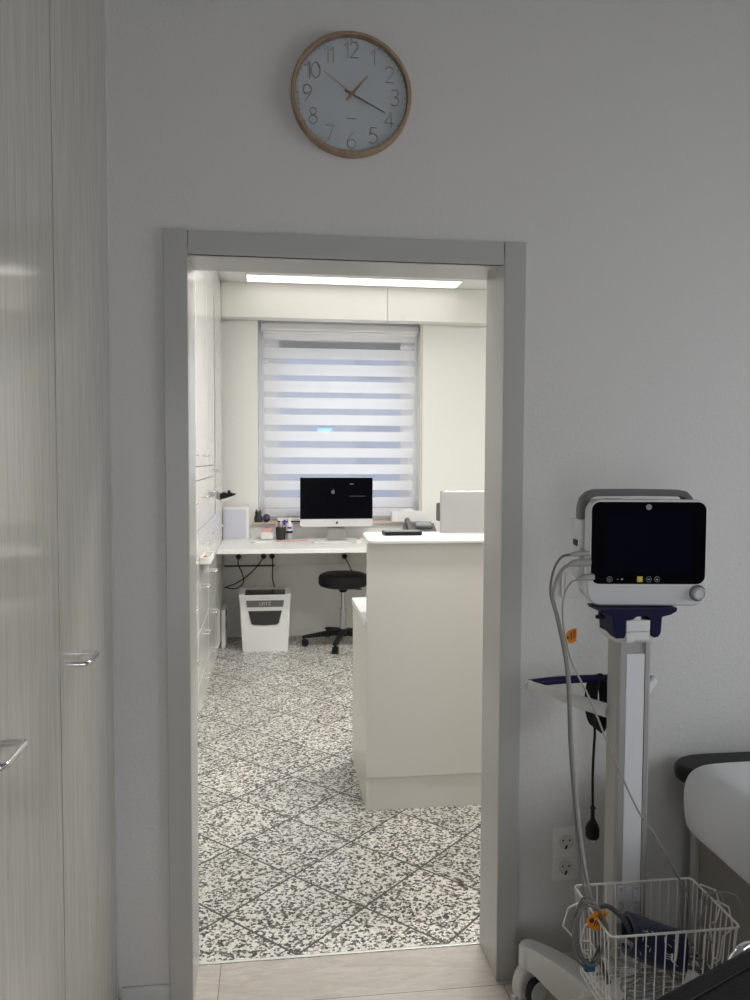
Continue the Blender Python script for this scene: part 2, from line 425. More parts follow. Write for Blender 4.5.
# window beyond the blind
wn = struct(thing('window_1', None, None, (0, 0, 0)))
wy = 4.74
b = MB(); b.box(rx0+.001, .022, wy, wy+.07, rz0+.02, rz1, .004); b.box(1.138, rx1-.001, wy, wy+.07, rz0+.02, rz1, .004)
b.box(.02, 1.14, wy, wy+.07, rz0+.02, 1.04, .004); b.box(.02, 1.14, wy, wy+.07, 2.50, rz1, .004)
b.build('window_frame', 'pvc', wn)
b = MB(); b.box(.022, .06, wy+.01, wy+.06, 1.04, 2.5, .004); b.box(1.10, 1.138, wy+.01, wy+.06, 1.04, 2.5, .004)
b.box(.06, 1.10, wy+.01, wy+.06, 1.04, 1.08, .004); b.box(.06, 1.10, wy+.01, wy+.06, 2.465, 2.5, .004)
b.build('sash', 'pvc', wn)
MB().box(.06, 1.10, wy+.03, wy+.036, 1.08, 2.465).build('pane', 'glass', wn, False)
MB().prism(rrect(-.165, 1.292, 4.43, FY, .006), 'z', .930, .945, .004).build('window_sill', 'sillwood', wn)
MB().box(rx0+.001, rx1-.001, FY-.01, wy+.02, .928, .9462).build('window_sill', 'sillwood', wn, False)
MB().box(1.228, 1.2465, 4.49, 4.52, .95, 2.6, .002).build('edge_strip', 'tan', wn)
MB().box(.06, 1.10, wy+.045, wy+.06, 2.385, 2.463).build('shutter', 'midgrey', wn, False)

# building across the yard, seen in slivers between the blind's bands
fb = thing('neighbouring_building', 'blue grey building wall seen in slivers through the sheer bands of the blind', 'building', (0, 9.0, 0))
MB().box(-6, 8, 0, .4, -2, 4.2).build('wall', 'facade', fb, False)
for (x0, x1, z0, z1) in ((-1.3, -.2, .4, 1.9), (1.2, 2.5, .4, 1.9), (-1.3, -.2, 2.6, 4.0), (1.2, 2.5, 2.6, 4.0)):
    f = MB().box(x0, x1, -.05, 0, z0, z1, .01).build('window', 'facade2', fb); MB().box(x0+.06, x1-.06, -.07, -.05, z0+.06, z1-.06).build('pane', 'facade2', f, False)
MB().box(.62, .82, -.07, -.005, 1.79, 1.89, .004).build('sign_board', 'outblue', fb)

# zebra roller blind
bl = thing('roller_blind', 'white striped day and night roller blind drawn down over the window', 'blind', (0, 4.655, 0))
b = MB(); b.prism(rrect(-.03, .03, 2.53, 2.60, .02), 'x', -.085, 1.235); b.build('cassette', 'white', bl)
MB().prism(rrect(-.012, .012, 2.505, 2.53, .004), 'x', -.075, 1.225).build('head_rail', 'white', bl)
z = 2.515; bands = MB(); sheers = MB()
per = (2.458-1.052)/10.0; hi = 2.458
def bandx(zz): return (-.068+(.004*(2.5-zz)), 1.212-.012*(2.5-zz))
def sheet(mb, za, zb, y):
    t = bmesh.new(); a = bandx(za); c = bandx(zb)
    n = 12; va = []; vb = []
    for k in range(n+1):
        u = k/n
        va.append(t.verts.new((a[0]+(a[1]-a[0])*u, y+.002*math.sin(u*9), za))); vb.append(t.verts.new((c[0]+(c[1]-c[0])*u, y+.002*math.sin(u*9), zb)))
    for k in range(n): t.faces.new((va[k], va[k+1], vb[k+1], vb[k]))
    mb._merge(t)
sheet(bands, 2.515, 2.458, 0)
edges = [2.391, 2.302, 2.258, 2.164, 2.117, 2.023, 1.978, 1.888, 1.837, 1.749, 1.697, 1.614, 1.557, 1.476, 1.42, 1.336, 1.279, 1.2, 1.139, 1.052]
prev = 2.458
for i in range(0, len(edges), 2):
    sheet(sheers, prev, edges[i], 0); sheet(bands, edges[i], edges[i+1], 0); prev = edges[i+1]
sheet(sheers, prev, 1.045, 0); sheet(bands, 1.045, .98, 0)
bands.build('opaque_bands', 'blind', bl); sheers.build('sheer_bands', 'sheer', bl)
MB().prism(rrect(-.008, .008, .950, .982, .004), 'x', -.062, 1.192).build('bottom_rail', 'alu', bl)
b = MB(); b.tube([(1.224, -.02, 2.54), (1.226, -.02, 2.0), (1.226, -.02, 1.15), (1.226, -.02, 1.14)], .0022, 6); b.box(1.2205, 1.2315, -.026, -.014, 1.10, 1.14, .003)
b.build('bead_chain', ['white'], bl)

# ceiling LED panel in the far room
lt = thing('ceiling_light', 'long flat LED panel on the ceiling of the lit room', 'ceiling light', (.64, 4.138, FH))
MB().prism(rrect(-.835, .835, -.115, .115, .004), 'z', -.012, -.0005).build('frame', 'white', lt)
MB().box(-.825, .825, -.105, .105, -.016, -.0125).build('diffuser', 'led', lt, False)

# ------------------------------------------------------------------ generic wire handle
def d_handle(parent, x, y0, y1, z, proj, r, mat, name='handle'):
    """horizontal D handle on an X plane at x, spanning y0..y1, standing out +X"""
    b = MB(); c = min(.010, proj*.35)
    pts = [(x, y0, z), (x+proj-c, y0, z), (x+proj-c*.3, y0+c*.3, z), (x+proj, y0+c, z), (x+proj, y1-c, z), (x+proj-c*.3, y1-c*.3, z), (x+proj-c, y1, z), (x, y1, z)]
    b.tube(pts, r, 10, smooth=0)
    return b.build(name, mat, parent)

# ------------------------------------------------------------------ near cupboard on the left
CX = -.410
cp = thing('wardrobe', 'tall white ash veneer built-in cupboard along the left wall, chrome handles', 'cupboard', (0, 0, 0))
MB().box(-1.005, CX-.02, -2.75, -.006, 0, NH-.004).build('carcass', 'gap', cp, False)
for (y0, y1, hy, hz) in ((-.5205, -.012, (-.445, -.35), 1.042), (-1.217, -.5275, (-.965, -.862), 1.028), (-1.98, -1.223, (-1.33, -1.23), 1.03)):
    dr = MB().box(CX-.019, CX, y0, y1, .004, NH-.006, .0016).build('door', 'ash', cp)
    d_handle(dr, CX, hy[0], hy[1], hz, .034, .0058, 'chrome')
MB().box(CX-.019, CX+.002, -.0110, -.0015, 0, NH-.004).build('scribe_strip', 'plate', cp, False)

# ------------------------------------------------------------------ wall clock
ck = thing('wall_clock', 'round wall clock with beech rim, pale dial and copper hands above the doorway', 'clock', (.206, -.001, 2.404))
R0 = .156
MB().lathe([(R0-.004, 0), (R0, .004), (R0, .028), (R0-.003, .031), (R0-.009, .031), (R0-.0105, .029), (R0-.0105, .006), (R0-.03, .006), (R0-.03, 0)], n=96, axis='y').build('rim', 'beech', ck)
MB().lathe([(0, .0155), (R0-.0115, .0155), (R0-.0115, .013), (0, .013)], n=96, axis='y').build('dial', 'dial', ck)
DIG = {
 '1': [[(.0, .75), (.22, 1), (.22, 0)]],
 '2': [[(.02, .78), (.12, .96), (.3, 1), (.5, .92), (.55, .72), (.45, .5), (.05, .02)], [(.05, .02), (.58, .02)]],
 '3': [[(.04, .88), (.2, 1), (.42, .96), (.5, .78), (.42, .6), (.22, .54)], [(.22, .54), (.46, .46), (.55, .26), (.42, .05), (.2, 0), (.02, .12)]],
 '4': [[(.42, 0), (.42, 1), (.0, .3), (.58, .3)]],
 '5': [[(.5, 1), (.12, 1), (.06, .56)], [(.06, .56), (.28, .62), (.5, .5), (.54, .26), (.4, .04), (.18, 0), (.02, .1)]],
 '6': [[(.42, 1), (.2, .72), (.04, .4), (.06, .14), (.26, 0), (.48, .08), (.55, .3), (.44, .52), (.24, .56), (.06, .4)]],
 '7': [[(.02, 1), (.56, 1), (.2, 0)]],
 '8': [[(.28, .55), (.12, .63), (.07, .78), (.12, .94), (.28, 1), (.44, .94), (.49, .78), (.44, .63), (.28, .55)], [(.28, .52), (.09, .43), (.02, .26), (.09, .08), (.28, 0), (.47, .08), (.54, .26), (.47, .43), (.28, .52)]],
 '9': [[(.14, 0), (.36, .28), (.52, .6), (.5, .86), (.3, 1), (.08, .92), (.01, .7), (.12, .48), (.32, .44), (.5, .6)]],
 '0': [[(.28, 0), (.06, .2), (.0, .5), (.06, .8), (.28, 1), (.5, .8), (.56, .5), (.5, .2), (.28, 0)]],
}
for h in range(1, 13):
    a = PI/2 - h*PI/6; cxn, czn = .114*math.cos(a), .114*math.sin(a)
    s = str(h); H = .040; wd = [(.34 if ch == '1' else .62)*H for ch in s]; tot = sum(wd)-.06*H
    x = cxn - tot/2; b = MB()
    for ch, wch in zip(s, wd):
        for st in DIG[ch]:
            b.tube([(x+p[0]*H, -.0175, czn-H/2+p[1]*H) for p in st], .0011, 6, smooth=3 if len(st) > 4 else 0)
        x += wch
    b.build('numeral', 'numeral', ck)
b = MB()
for k in range(60):
    a = k*PI/30; r0, r1 = (.138, .142); q = .0008 if k % 5 else .0014
    b.tube([(r0*math.cos(a), -.0165, r0*math.sin(a)), (r1*math.cos(a), -.0165, r1*math.sin(a))], q, 5, smooth=0)
b.build('minute_marks', 'numeral', ck)
def hand(name, ang, L, tail, w0, y, mat):
    b = MB(); a = math.radians(ang); dx, dz = math.sin(a), math.cos(a); px, pz = dz, -dx
    def q(l, w): return (dx*l+px*w, dz*l+pz*w)
    b.prism([q(-tail, w0*.7), q(0, w0), q(L, w0*.45), q(L, -w0*.45), q(0, -w0), q(-tail, -w0*.7)], 'y', y-.0007, y+.0007)
    return b.build(name, mat, ck, False)
hand('hour_hand', 40, .064, .02, .0034, -.0225, 'copper')
hand('minute_hand', 116, .097, .02, .0024, -.0250, 'midgrey')
hand('second_hand', 306, .088, .012, .0008, -.0272, 'copper')
MB().lathe([(.0045, .013), (.0045, .029), (0, .030)], axis='y', n=16).build('centre_pin', 'copper', ck)
MB().box(-.012, .012, -.0165, -.0155, -.060, -.0575).build('maker_mark', 'numeral', ck, False)
MB().lathe([(0, .0300), (R0-.0106, .0300), (R0-.0106, .0292), (0, .0292)], n=64, axis='y').build('cover_glass', 'glass', ck, True)

# ------------------------------------------------------------------ sockets and switch plate
sk = thing('double_socket', 'white double wall socket low beside the doorway behind the cart pole', 'socket', (.820, -.0005, .352))
MB().prism(rrect(-.037, .038, -.076, .077, .006), 'y', -.009, 0, .002).build('frame', 'warmwhite', sk)
for zc in (-.037, .037):
    b = MB(); b.prism(rrect(-.027, .027, zc-.027, zc+.027, .003), 'y', -.0125, -.009, .001)
    ins = b.build('socket_insert', 'warmwhite', sk)
    n = 28
    MB().lathe([(0, .0003), (.0185, .0003), (.0195, .0016), (.0215, .0016), (.0215, 0)], (0, -.0125, zc), 32, 'y').build('cup', 'cartgrey', ins)
    b = MB()
    b.cyl((-.0095, -.0107, zc+.004), (-.0095, -.0135, zc+.004), .0026, n=12); b.cyl((.0095, -.0107, zc+.004), (.0095, -.0135, zc+.004), .0026, n=12)
    b.box(-.0025, .0025, -.0145, -.012, zc-.021, zc-.009, mat=Matrix.Translation((0, 0, zc-.015)) @ Matrix.Rotation(.5, 4, 'Y') @ Matrix.Translation((0, 0, -zc+.015)))
    b.build('contact_holes', 'black', ins)
sp = thing('switch_plate', 'square white wall plate half hidden behind the medical monitor', 'switch', (.837, -.0005, 1.121))
MB().prism(rrect(-.040, .040, -.040, .040, .004), 'y', -.006, 0, .001).build('frame', 'plate', sp)
MB().prism(rrect(-.030, .030, -.030, .030, .003), 'y', -.009, -.006, .001).build('rocker', 'plate', sp)

# ------------------------------------------------------------------ cart with pole
PX, PY = .8325, -.335
ct = thing('equipment_cart', 'light grey wheeled cart with square pole and white wire basket', 'cart', (PX, PY, 0))
# pole profile: open grooved aluminium extrusion, white cover strip in front
prof = [(-.034, .018), (-.034, -.034), (-.028, -.040), (-.015, -.040), (-.015, -.034), (.033, -.034), (.033, -.040), (.0425, -.040), (.048, -.034), (.048, .018)]
MB().prism(prof, 'z', .11, 1.04, .001).build('pole', 'poleside', ct)
MB().box(-.0135, .0315, -.0395, -.034, .14, 1.012, .0012).build('pole_cover', 'polefront', ct)
# star base
b = MB(); b.lathe([(0, .05), (.085, .05), (.095, .06), (.095, .125), (.08, .15), (.05, .158), (0, .158)], n=40); b.build('base_hub', 'cartgrey', ct)
a0 = math.atan2(.20, -.13)
for k in range(5):
    a = a0+k*2*PI/5; R = .27 if k == 0 else .285
    top = []; n = 10
    b = MB(); t = bmesh.new(); rings = []
    for i in range(n+1):
        u = i/n; rr = .05+(R-.05)*u; wd = .036-.009*u; zt = .158 + .012*math.sin(u*PI*.9) + .004*u; zb = .062 + .055*u**1.5 if u < .9 else .105
        sec = [(-wd, zt-.016), (-wd*.8, zt-.003), (0, zt), (wd*.8, zt-.003), (wd, zt-.016), (wd*.92, zb), (-wd*.92, zb)]
        rings.append([t.verts.new((rr, s_[0], s_[1])) for s_ in sec])
    for A, B in zip(rings, rings[1:]):
        for j in range(7): t.faces.new((A[j], A[(j+1) % 7], B[(j+1) % 7], B[j]))
    t.faces.new(rings[0]); t.faces.new(rings[-1])
    bmesh.ops.recalc_face_normals(t, faces=t.faces)
    b._merge(t); b.lathe([(0, .104), (.027, .104), (.029, .108), (.029, .152), (.025, .160), (.014, .1655), (0, .167)], (R, 0, 0), 24)
    lg = b.build('base_leg', 'cartgrey', ct, rotz=a)
    # caster: hooded fork and wheel, trailing
    ca = math.radians(205)-a if k == 0 else 1.0+k*1.3
    c = MB()
    hood = []
    for i in range(11):
        th = math.radians(-35+i*18.5); hood.append((-.012+.052*math.cos(th), .046+.056*math.sin(th)))
    hood += [(-.045, .035), (-.02, .050), (.012, .045)]
    c.prism(hood, 'y', -.030, .006, .008, seg=3)
    c.cyl((0, 0, .09), (0, 0, .106), .012)
    c.box(.030, .047, -.022, -.004, .010, .026, .003)
    cs = c.build('caster', 'cartgrey', lg, loc=(R, 0, 0), rotz=ca)
    w_ = MB()
    w_.lathe([(0, -.009), (.030, -.009), (.0375, -.005), (.0375, .005), (.030, .009), (0, .009)], (-.012, .0165, .0375), 32, 'y')
    w_.build('wheel', 'rubber', lg, loc=(R, 0, 0), rotz=ca)
    MB().lathe([(0, -.002), (.027, -.002), (.029, .0), (.027, .002), (0, .002)], (-.012, .0265, .0375), 28, 'y').build('hub_cap', 'cartgrey', lg, loc=(R, 0, 0), rotz=ca)
# push handle behind the pole
for sx in (-1, 1):
    b = MB()
    top = [(sx*.030, .02, .860), (sx*.075, .075, .865), (sx*.125, .140, .872), (sx*.170, .192, .878)]
    b.tube([(p[0], p[1], p[2]) for p in top], .012, 12, radii=[.017, .0165, .013, .012])
    b.lathe([(.0, -.004), (.0125, -.004), (.0135, 0), (.0125, .004), (0, .004)], (sx*.170, .192, .878), 20, 'y')
    b.build('handle_arm', 'cartgrey', ct)
MB().tube([(-.168, .200, .880), (-.09, .222, .880), (0, .228, .880), (.09, .222, .880), (.176, .196, .880)], .0105, 14).build('handle_grip', 'navy', ct)
# monitor mount
b = MB(); 
b.box(-.040, .050, -.043, .032, 1.040, 1.054, .003); b.prism([(-.052, -.01), (-.03, -.046), (.04, -.046), (.04, .032), (-.052, .032)], 'z', 1.050, 1.066, .002)
b.build('pole_cap', 'cartgrey', ct)
b = MB(); b.box(-.0215, .0375, -.050, .01, 1.046, 1.066, .003); b.box(-.0215, .0375, -.052, .01, 1.0665, 1.094, .003); b.box(-.012, .016, -.050, .01, 1.094, 1.114, .003); b.box(-.021, -.002, -.053, 0, 1.042, 1.056, .002)
b.build('mount_block', 'white', ct)
b = MB()
b.prism([(-.085, 1.121), (-.08, 1.113), (-.055, 1.105), (-.052, 1.062), (-.045, 1.052), (-.026, 1.052), (-.022, 1.06), (-.022, 1.098), (-.016, 1.094), (-.004, 1.096), (.004, 1.102), (.03, 1.102), (.038, 1.094), (.042, 1.058), (.048, 1.052), (.058, 1.054), (.064, 1.064), (.066, 1.1), (.088, 1.105), (.102, 1.113), (.103, 1.121)], 'y', -.052, .03, .002)
b.build('mount_bracket', 'navy', ct)
b = MB(); b.cyl((-.072, -.02, 1.112), (-.072, -.02, 1.100), .004); b.lathe([(0, 1.094), (.010, 1.094), (.011, 1.097), (.010, 1.101), (0, 1.101)], (-.072, -.02, 0), 16)
b.build('clamp_screw', 'black', ct)
# rack plates that carry the basket
b = MB()
for x0 in (-.027, -.0075, .012): b.box(x0, x0+.0185, -.0445, -.040, .37, .462, .001)
b.build('mounting_plate', 'housing', ct)
for x0 in (-.0178, .0212):
    for zz in (.452, .418):
        MB().lathe([(0, .002), (.0028, .002), (.0034, 0), (0, 0)], (x0, -.0445, zz), 12, 'y').build('screw', 'steel', ct)
    MB().tube([(x0-.005, -.047, .424), (x0+.002, -.050, .420), (x0+.004, -.05, .410), (x0-.003, -.05, .404), (x0-.006, -.048, .410)], .0016, 6).build('clip', 'steel', ct)
# basket
bx0, bx1, by0, by1, zr, zb = .700-PX, .992-PX, -.580-PY, -.375-PY, .466, .268
def rring(z, ins=0, rad=.011):
    return [(p[0], p[1], z) for p in rrect(bx0+ins, bx1-ins, by0+ins, by1-ins, rad, 4)]
def ringlen(z, ins): return
bk_ = thing_b = MB()
bk_.tube(rring(zr), .0026, 8, closed=True, smooth=0)
ib = .012
for zz, ii in ((zb, ib), (zb+.022, ib-.002), (zb+.045, ib-.004)): bk_.tube(rring(zz, ii), .0017, 6, closed=True, smooth=0)
nx, ny = 12, 9
for i in range(nx+1):
    u = i/nx; xt = bx0+.012+(bx1-bx0-.024)*u; xb_ = bx0+ib+.008+(bx1-bx0-2*ib-.016)*u
    bk_.tube([(xt, by0, zr), (xb_, by0+ib, zb), (xb_, by1-ib, zb), (xt, by1, zr)], .00155, 6, smooth=0)
for i in range(ny+1):
    u = i/ny; yt = by0+.012+(by1-by0-.024)*u; yb_ = by0+ib+.008+(by1-by0-2*ib-.016)*u
    bk_.tube([(bx0, yt, zr), (bx0+ib, yb_, zb), (bx1-ib, yb_, zb), (bx1, yt, zr)], .00155, 6, smooth=0)
bk = bk_.build('wire_basket', 'wire', ct)
def hook(sx, x, yc):
    b = MB()
    b.tube([(x, yc+.02, .472), (x+sx*.04, yc+.02, .455), (x+sx*.052, yc+.02, .415), (x+sx*.03, yc, .392), (x+sx*.004, yc-.02, .400), (x+sx*-.004, yc-.04, .385), (x+sx*.0, yc-.04, .335)], .0022, 7, smooth=0)
    b.tube([(x, yc-.05, .472), (x+sx*.030, yc-.05, .455), (x+sx*.042, yc-.05, .405), (x+sx*.018, yc-.05, .388), (x+sx*.012, yc-.05, .335), (x, yc-.05, .325)], .0022, 7, smooth=0)
    return b.build('cable_hook', 'wire', bk)
hook(-1, bx0, -.13); hook(1, bx1, -.10)
for hx in (.02, .115):
    b = MB(); b.tube([(hx, by0+.004, zr), (hx, by0+.012, .40), (hx+.002, by0+.03, .385), (hx+.01, by0+.045, .39)], .0022, 7, smooth=3); b.build('cable_hook', 'wire', bk)

# ------------------------------------------------------------------ medical monitor
mo = thing('patient_monitor', 'boxy white patient monitor with dark screen mounted on top of the cart', 'monitor', (.8725, -.345, 1.1225), math.radians(-7))
mw, mh = .141, .2495
b = MB(); b.prism(rrect(-mw, mw, 0, mh, (.034, .030, .026, .030), 8), 'y', -.020, .014, .006, seg=3)
b.prism(rrect(-.133, .130, .004, mh-.004, .028, 6), 'y', .012, .095, .004)
b.build('housing', 'housing', mo)
MB().prism(rrect(-.1325, .135, .052, .2445, (.020, .020, .020, .020), 8), 'y', -.0222, -.0195, .0008).build('bezel', 'screen', mo)
MB().box(-.103, .105, -.0228, -.0221, .078, .222).build('display', 'screen2', mo, False)
b = MB(); b.prism(rrect(-.1355, .138, .048, .2485, .023, 8), 'y', -.0207, -.0192, .0005); b.build('bezel_lip', 'white', mo)
# round maker emblem with swirl
lg = MB().lathe([(0, .0012), (.0058, .0012), (.0066, 0), (0, 0)], (0, -.0222, .2325), 28, 'y').build('emblem', 'logolite', mo)
b = MB(); b.tube([(.0046*math.cos(k*PI/8), -.0236, .2325+.0046*math.sin(k*PI/8)) for k in range(16)], .0004, 5, closed=True, smooth=0)
b.tube([(.0015, -.0238, .2345), (-.0005, -.0238, .235), (-.0022, -.0238, .2325), (-.0005, -.0238, .2305), (.0003, -.0238, .2325)], .0005, 5); b.tube([(.0028, -.0238, .2345), (.001, -.0238, .2335), (.0018, -.0238, .2308), (.003, -.0238, .2310)], .0005, 5)
b.build('emblem_letters', 'midgrey', lg)
def ringbtn(x, z, r):
    b = MB(); b.tube([(x+r*math.cos(k*PI/10), -.0230, z+r*math.sin(k*PI/10)) for k in range(20)], .00038, 5, closed=True, smooth=0); return b
zB = .0635
b = ringbtn(-.089, zB, .0062); b.tube([(-.089+.0026*math.cos(a_), -.023, zB-.0004+.0026*math.sin(a_)) for a_ in [2.2+k*.5 for k in range(10)]], .0004, 5, smooth=0); b.tube([(-.089, -.023, zB), (-.089, -.023, zB+.0035)], .0004, 5, smooth=0)
b.build('power_button', 'logolite', mo)
b = MB(); b.box(-.072, -.068, -.0231, -.0222, zB-.0005, zB+.0004); b.box(-.0618, -.0578, -.0231, -.0222, zB-.0014, zB+.0016); b.build('status_lights', 'lettering', mo, False)
MB().prism(rrect(-.0245, -.0115, zB-.0062, zB+.0068, .0014), 'y', -.0236, -.0222, .0004).build('alarm_button', 'yellow', mo)
b = ringbtn(.003, zB, .0062); b.box(.0, .004, -.0231, -.0222, zB-.001, zB+.001); b.box(.0045, .0055, -.0231, -.0222, zB-.002, zB+.002); b.build('print_button', 'logolite', mo)
b = ringbtn(.022, zB, .0062); b.prism([(.019, zB-.001), (.021, zB+.002), (.0225, zB-.0002), (.0245, zB+.001), (.0245, zB-.0018), (.019, zB-.0018)], 'y', -.0231, -.0222); b.build('home_button', 'logolite', mo)
# rotary knob in a shaped recess at the lower right
b = MB(); b.lathe([(.020, 0), (.019, .0035), (.0165, .0035), (.0155, .001)], (.119, -.0195, .031), 32, 'y'); b.build('knob_collar', 'midgrey', mo)
b = MB(); b.lathe([(.0152, .0), (.0148, .013), (.0136, .0145), (.0108, .0145), (.0105, .0135), (0, .0135)], (.119, -.020, .031), 32, 'y'); b.build('knob', 'housing', mo)
b = MB(); b.tube([(.119+.0118*math.cos(k*PI/12), -.0345, .031+.0118*math.sin(k*PI/12)) for k in range(24)], .0006, 5, closed=True, smooth=0); b.build('knob_ring', 'midgrey', mo)
b = MB(); b.box(-.095, -.062, -.012, .006, mh-.0005, mh+.0022, .001); b.build('alarm_lens', 'alu', mo)
# carrying handle arching behind
hp = [(-.141, .045, .190), (-.141, .045, .228), (-.135, .048, .248), (-.121, .05, .260), (-.105, .052, .264), (.0, .056, .265), (.090, .054, .264), (.108, .052, .261), (.118, .05, .250), (.120, .05, .225)]
b = MB()
t = bmesh.new(); rings = []
HP = [Vector(p) for p in hp]
for i, p in enumerate(HP):
    dv = (HP[min(i+1, len(HP)-1)]-HP[max(i-1, 0)]).normalized(); nn = Vector((-dv.z, 0, dv.x)).normalized()
    rings.append([t.verts.new(p+nn*a_+Vector((0, c_, 0))) for a_, c_ in ((.007, -.018), (.007, .018), (-.009, .020), (-.009, -.020))])
for A, B in zip(rings, rings[1:]):
    for j in range(4): t.faces.new((A[j], A[(j+1) % 4], B[(j+1) % 4], B[j]))
t.faces.new(rings[0]); t.faces.new(rings[-1]); bmesh.ops.recalc_face_normals(t, faces=t.faces)
bmesh.ops.bevel(t, geom=list(t.edges), offset=.002, segments=2, affect='EDGES')
b._merge(t); b.build('carrying_handle', 'midgrey', mo)
# connector module on the left flank
b = MB(); b.box(-.151, -.132, .02, .085, .055, .20, .004); b.build('connector_module', 'housing', mo)
b = MB(); b.box(-.1525, -.149, .03, .07, .135, .150, .001); b.build('port', 'black', mo)
b = MB(); b.tube([(-.146, .03, .095), (-.150, .028, .060), (-.146, .02, .040), (-.136, .01, .030), (-.134, .01, .045)], .0045, 8); b.build('hook', 'white', mo)

# ------------------------------------------------------------------ leads from the monitor (world coordinates)
def lead(name, label, pts, r, mat, cat='cable', conn=None, group=None, cr=.0075):
    base = Vector(pts[0]); t = thing(name, label, cat, base, 0, group)
    MB().tube([Vector(p)-base for p in pts], r, 8, smooth=6).build('cord', mat, t)
    if conn:
        c0, c1, c2 = [Vector(c)-base for c in conn]
        MB().tube([c0, c1, c2], cr, 12, smooth=0, radii=[cr, cr, r*1.3]).build('connector', 'poleside', t)
    return t
z0 = 1.245
lead('sensor_cable', 'uppermost grey cable looping out of the left flank of the monitor',
     [(.690, -.345, 1.243), (.672, -.335, 1.236), (.660, -.318, 1.205), (.657, -.305, 1.150), (.673, -.30, 1.093), (.688, -.30, 1.032), (.698, -.305, .972), (.699, -.32, .905), (.695, -.35, .78), (.688, -.42, .60), (.688, -.47, .50), (.684, -.50, .44)],
     .0030, 'cable', conn=[(.735, -.345, 1.246), (.705, -.345, 1.245), (.688, -.345, 1.243)], cr=.0065)
lead('pressure_hose', 'middle thick grey hose plugged into the monitor flank and running down to the basket',
     [(.688, -.352, 1.221), (.672, -.345, 1.210), (.662, -.33, 1.180), (.660, -.315, 1.140), (.676, -.31, 1.085), (.691, -.31, 1.025), (.700, -.315, .965), (.701, -.33, .90), (.698, -.36, .77), (.695, -.425, .60), (.702, -.468, .49), (.722, -.48, .42)],
     .0042, 'cablelight', conn=[(.735, -.352, 1.226), (.700, -.352, 1.225), (.685, -.352, 1.221)], cr=.0095)
lead('probe_cable', 'lowest pale cable from the monitor, thin, crossing the pole to the right basket rim',
     [(.696, -.370, 1.188), (.682, -.368, 1.180), (.668, -.366, 1.150), (.664, -.37, 1.10), (.668, -.385, 1.05), (.678, -.40, 1.00), (.716, -.42, .915), (.764, -.425, .80), (.826, -.425, .670), (.877, -.42, .595), (.93, -.41, .505), (.955, -.42, .462), (.962, -.43, .41), (.95, -.45, .33)],
     .0022, 'cablelight', conn=[(.738, -.365, 1.193), (.715, -.368, 1.193), (.696, -.370, 1.188)], cr=.008)
# orange labels
def orange_tag(label, loc, rot, s):
    t = thing('cable_tag', label, 'tag', loc, 0, 'orange cable tags'); t.rotation_euler = rot
    pts = [(-.018, -.004), (-.010, -.017), (.004, -.019), (.016, -.014), (.017, .016), (.010, .018), (-.006, .012)]
    b = MB(); b.prism([(p[0]*s, p[1]*s) for p in pts], 'y', -.0012, .0012, .0005); b.build('label_card', 'orange', t)
    b = MB(); b.lathe([(0, .0006), (.0042*s, .0006), (.0042*s, 0), (0, 0)], (-.0085*s, -.0012, -.004*s), 16, 'y')
    for k in range(4): b.box((-.002+k*.0042)*s, (-.0005+k*.0042)*s, -.0017, -.0012, (-.012+.002*k)*s, (.008+.0015*k)*s)
    b.build('print', 'darkred', t)
orange_tag('small orange label tied to the cables under the monitor', (.703, -.318, 1.046), (0, 0, .15), 1.0)
orange_tag('orange label on the cable coil at the left of the wire basket', (.697, -.515, .468), (.0, .35, .1), 1.3)

# coil of grey cable on the left hook
co = thing('cable_coil', 'oval coil of grey cable hanging from the left basket hook', 'cable', (.679, -.515, .440))
b = MB(); pts = []
for k in range(5*14):
    a = k*2*PI/14; j = k//14
    rx = .026+.004*math.sin(j*2.1)+.0025*j; rz = .070+.004*math.cos(j*1.7)
    pts.append((rx*math.cos(a)+.003*math.sin(j*3), .012*math.sin(a*.5+j)-.002*j, rz*math.sin(a)+.004*math.sin(j*1.3)-.02*rx*math.cos(a)/.03*.3))
b.tube(pts, .0026, 7, smooth=3); b.build('cord', 'cable', co)
MB().box(-.011, .013, -.012, .012, -.083, -.066, .003).build('blue_clip', 'bluetape', co)
co2 = thing('cable_coil', 'loose pale cable loops caught on the right end of the basket', 'cable', (.985, -.47, .455))
b = MB(); b.tube([(-.03, 0, -.09), (-.02, .0, -.03), (.0, 0, .02), (.02, .0, .028), (.034, 0, .0), (.03, -.01, -.05), (.0, -.015, -.08), (-.03, -.01, -.03), (-.015, .01, .01), (.02, .01, .022), (.06, .0, .018), (.075, -.01, -.01)], .0022, 7, smooth=5); b.build('cord', 'cablelight', co2)

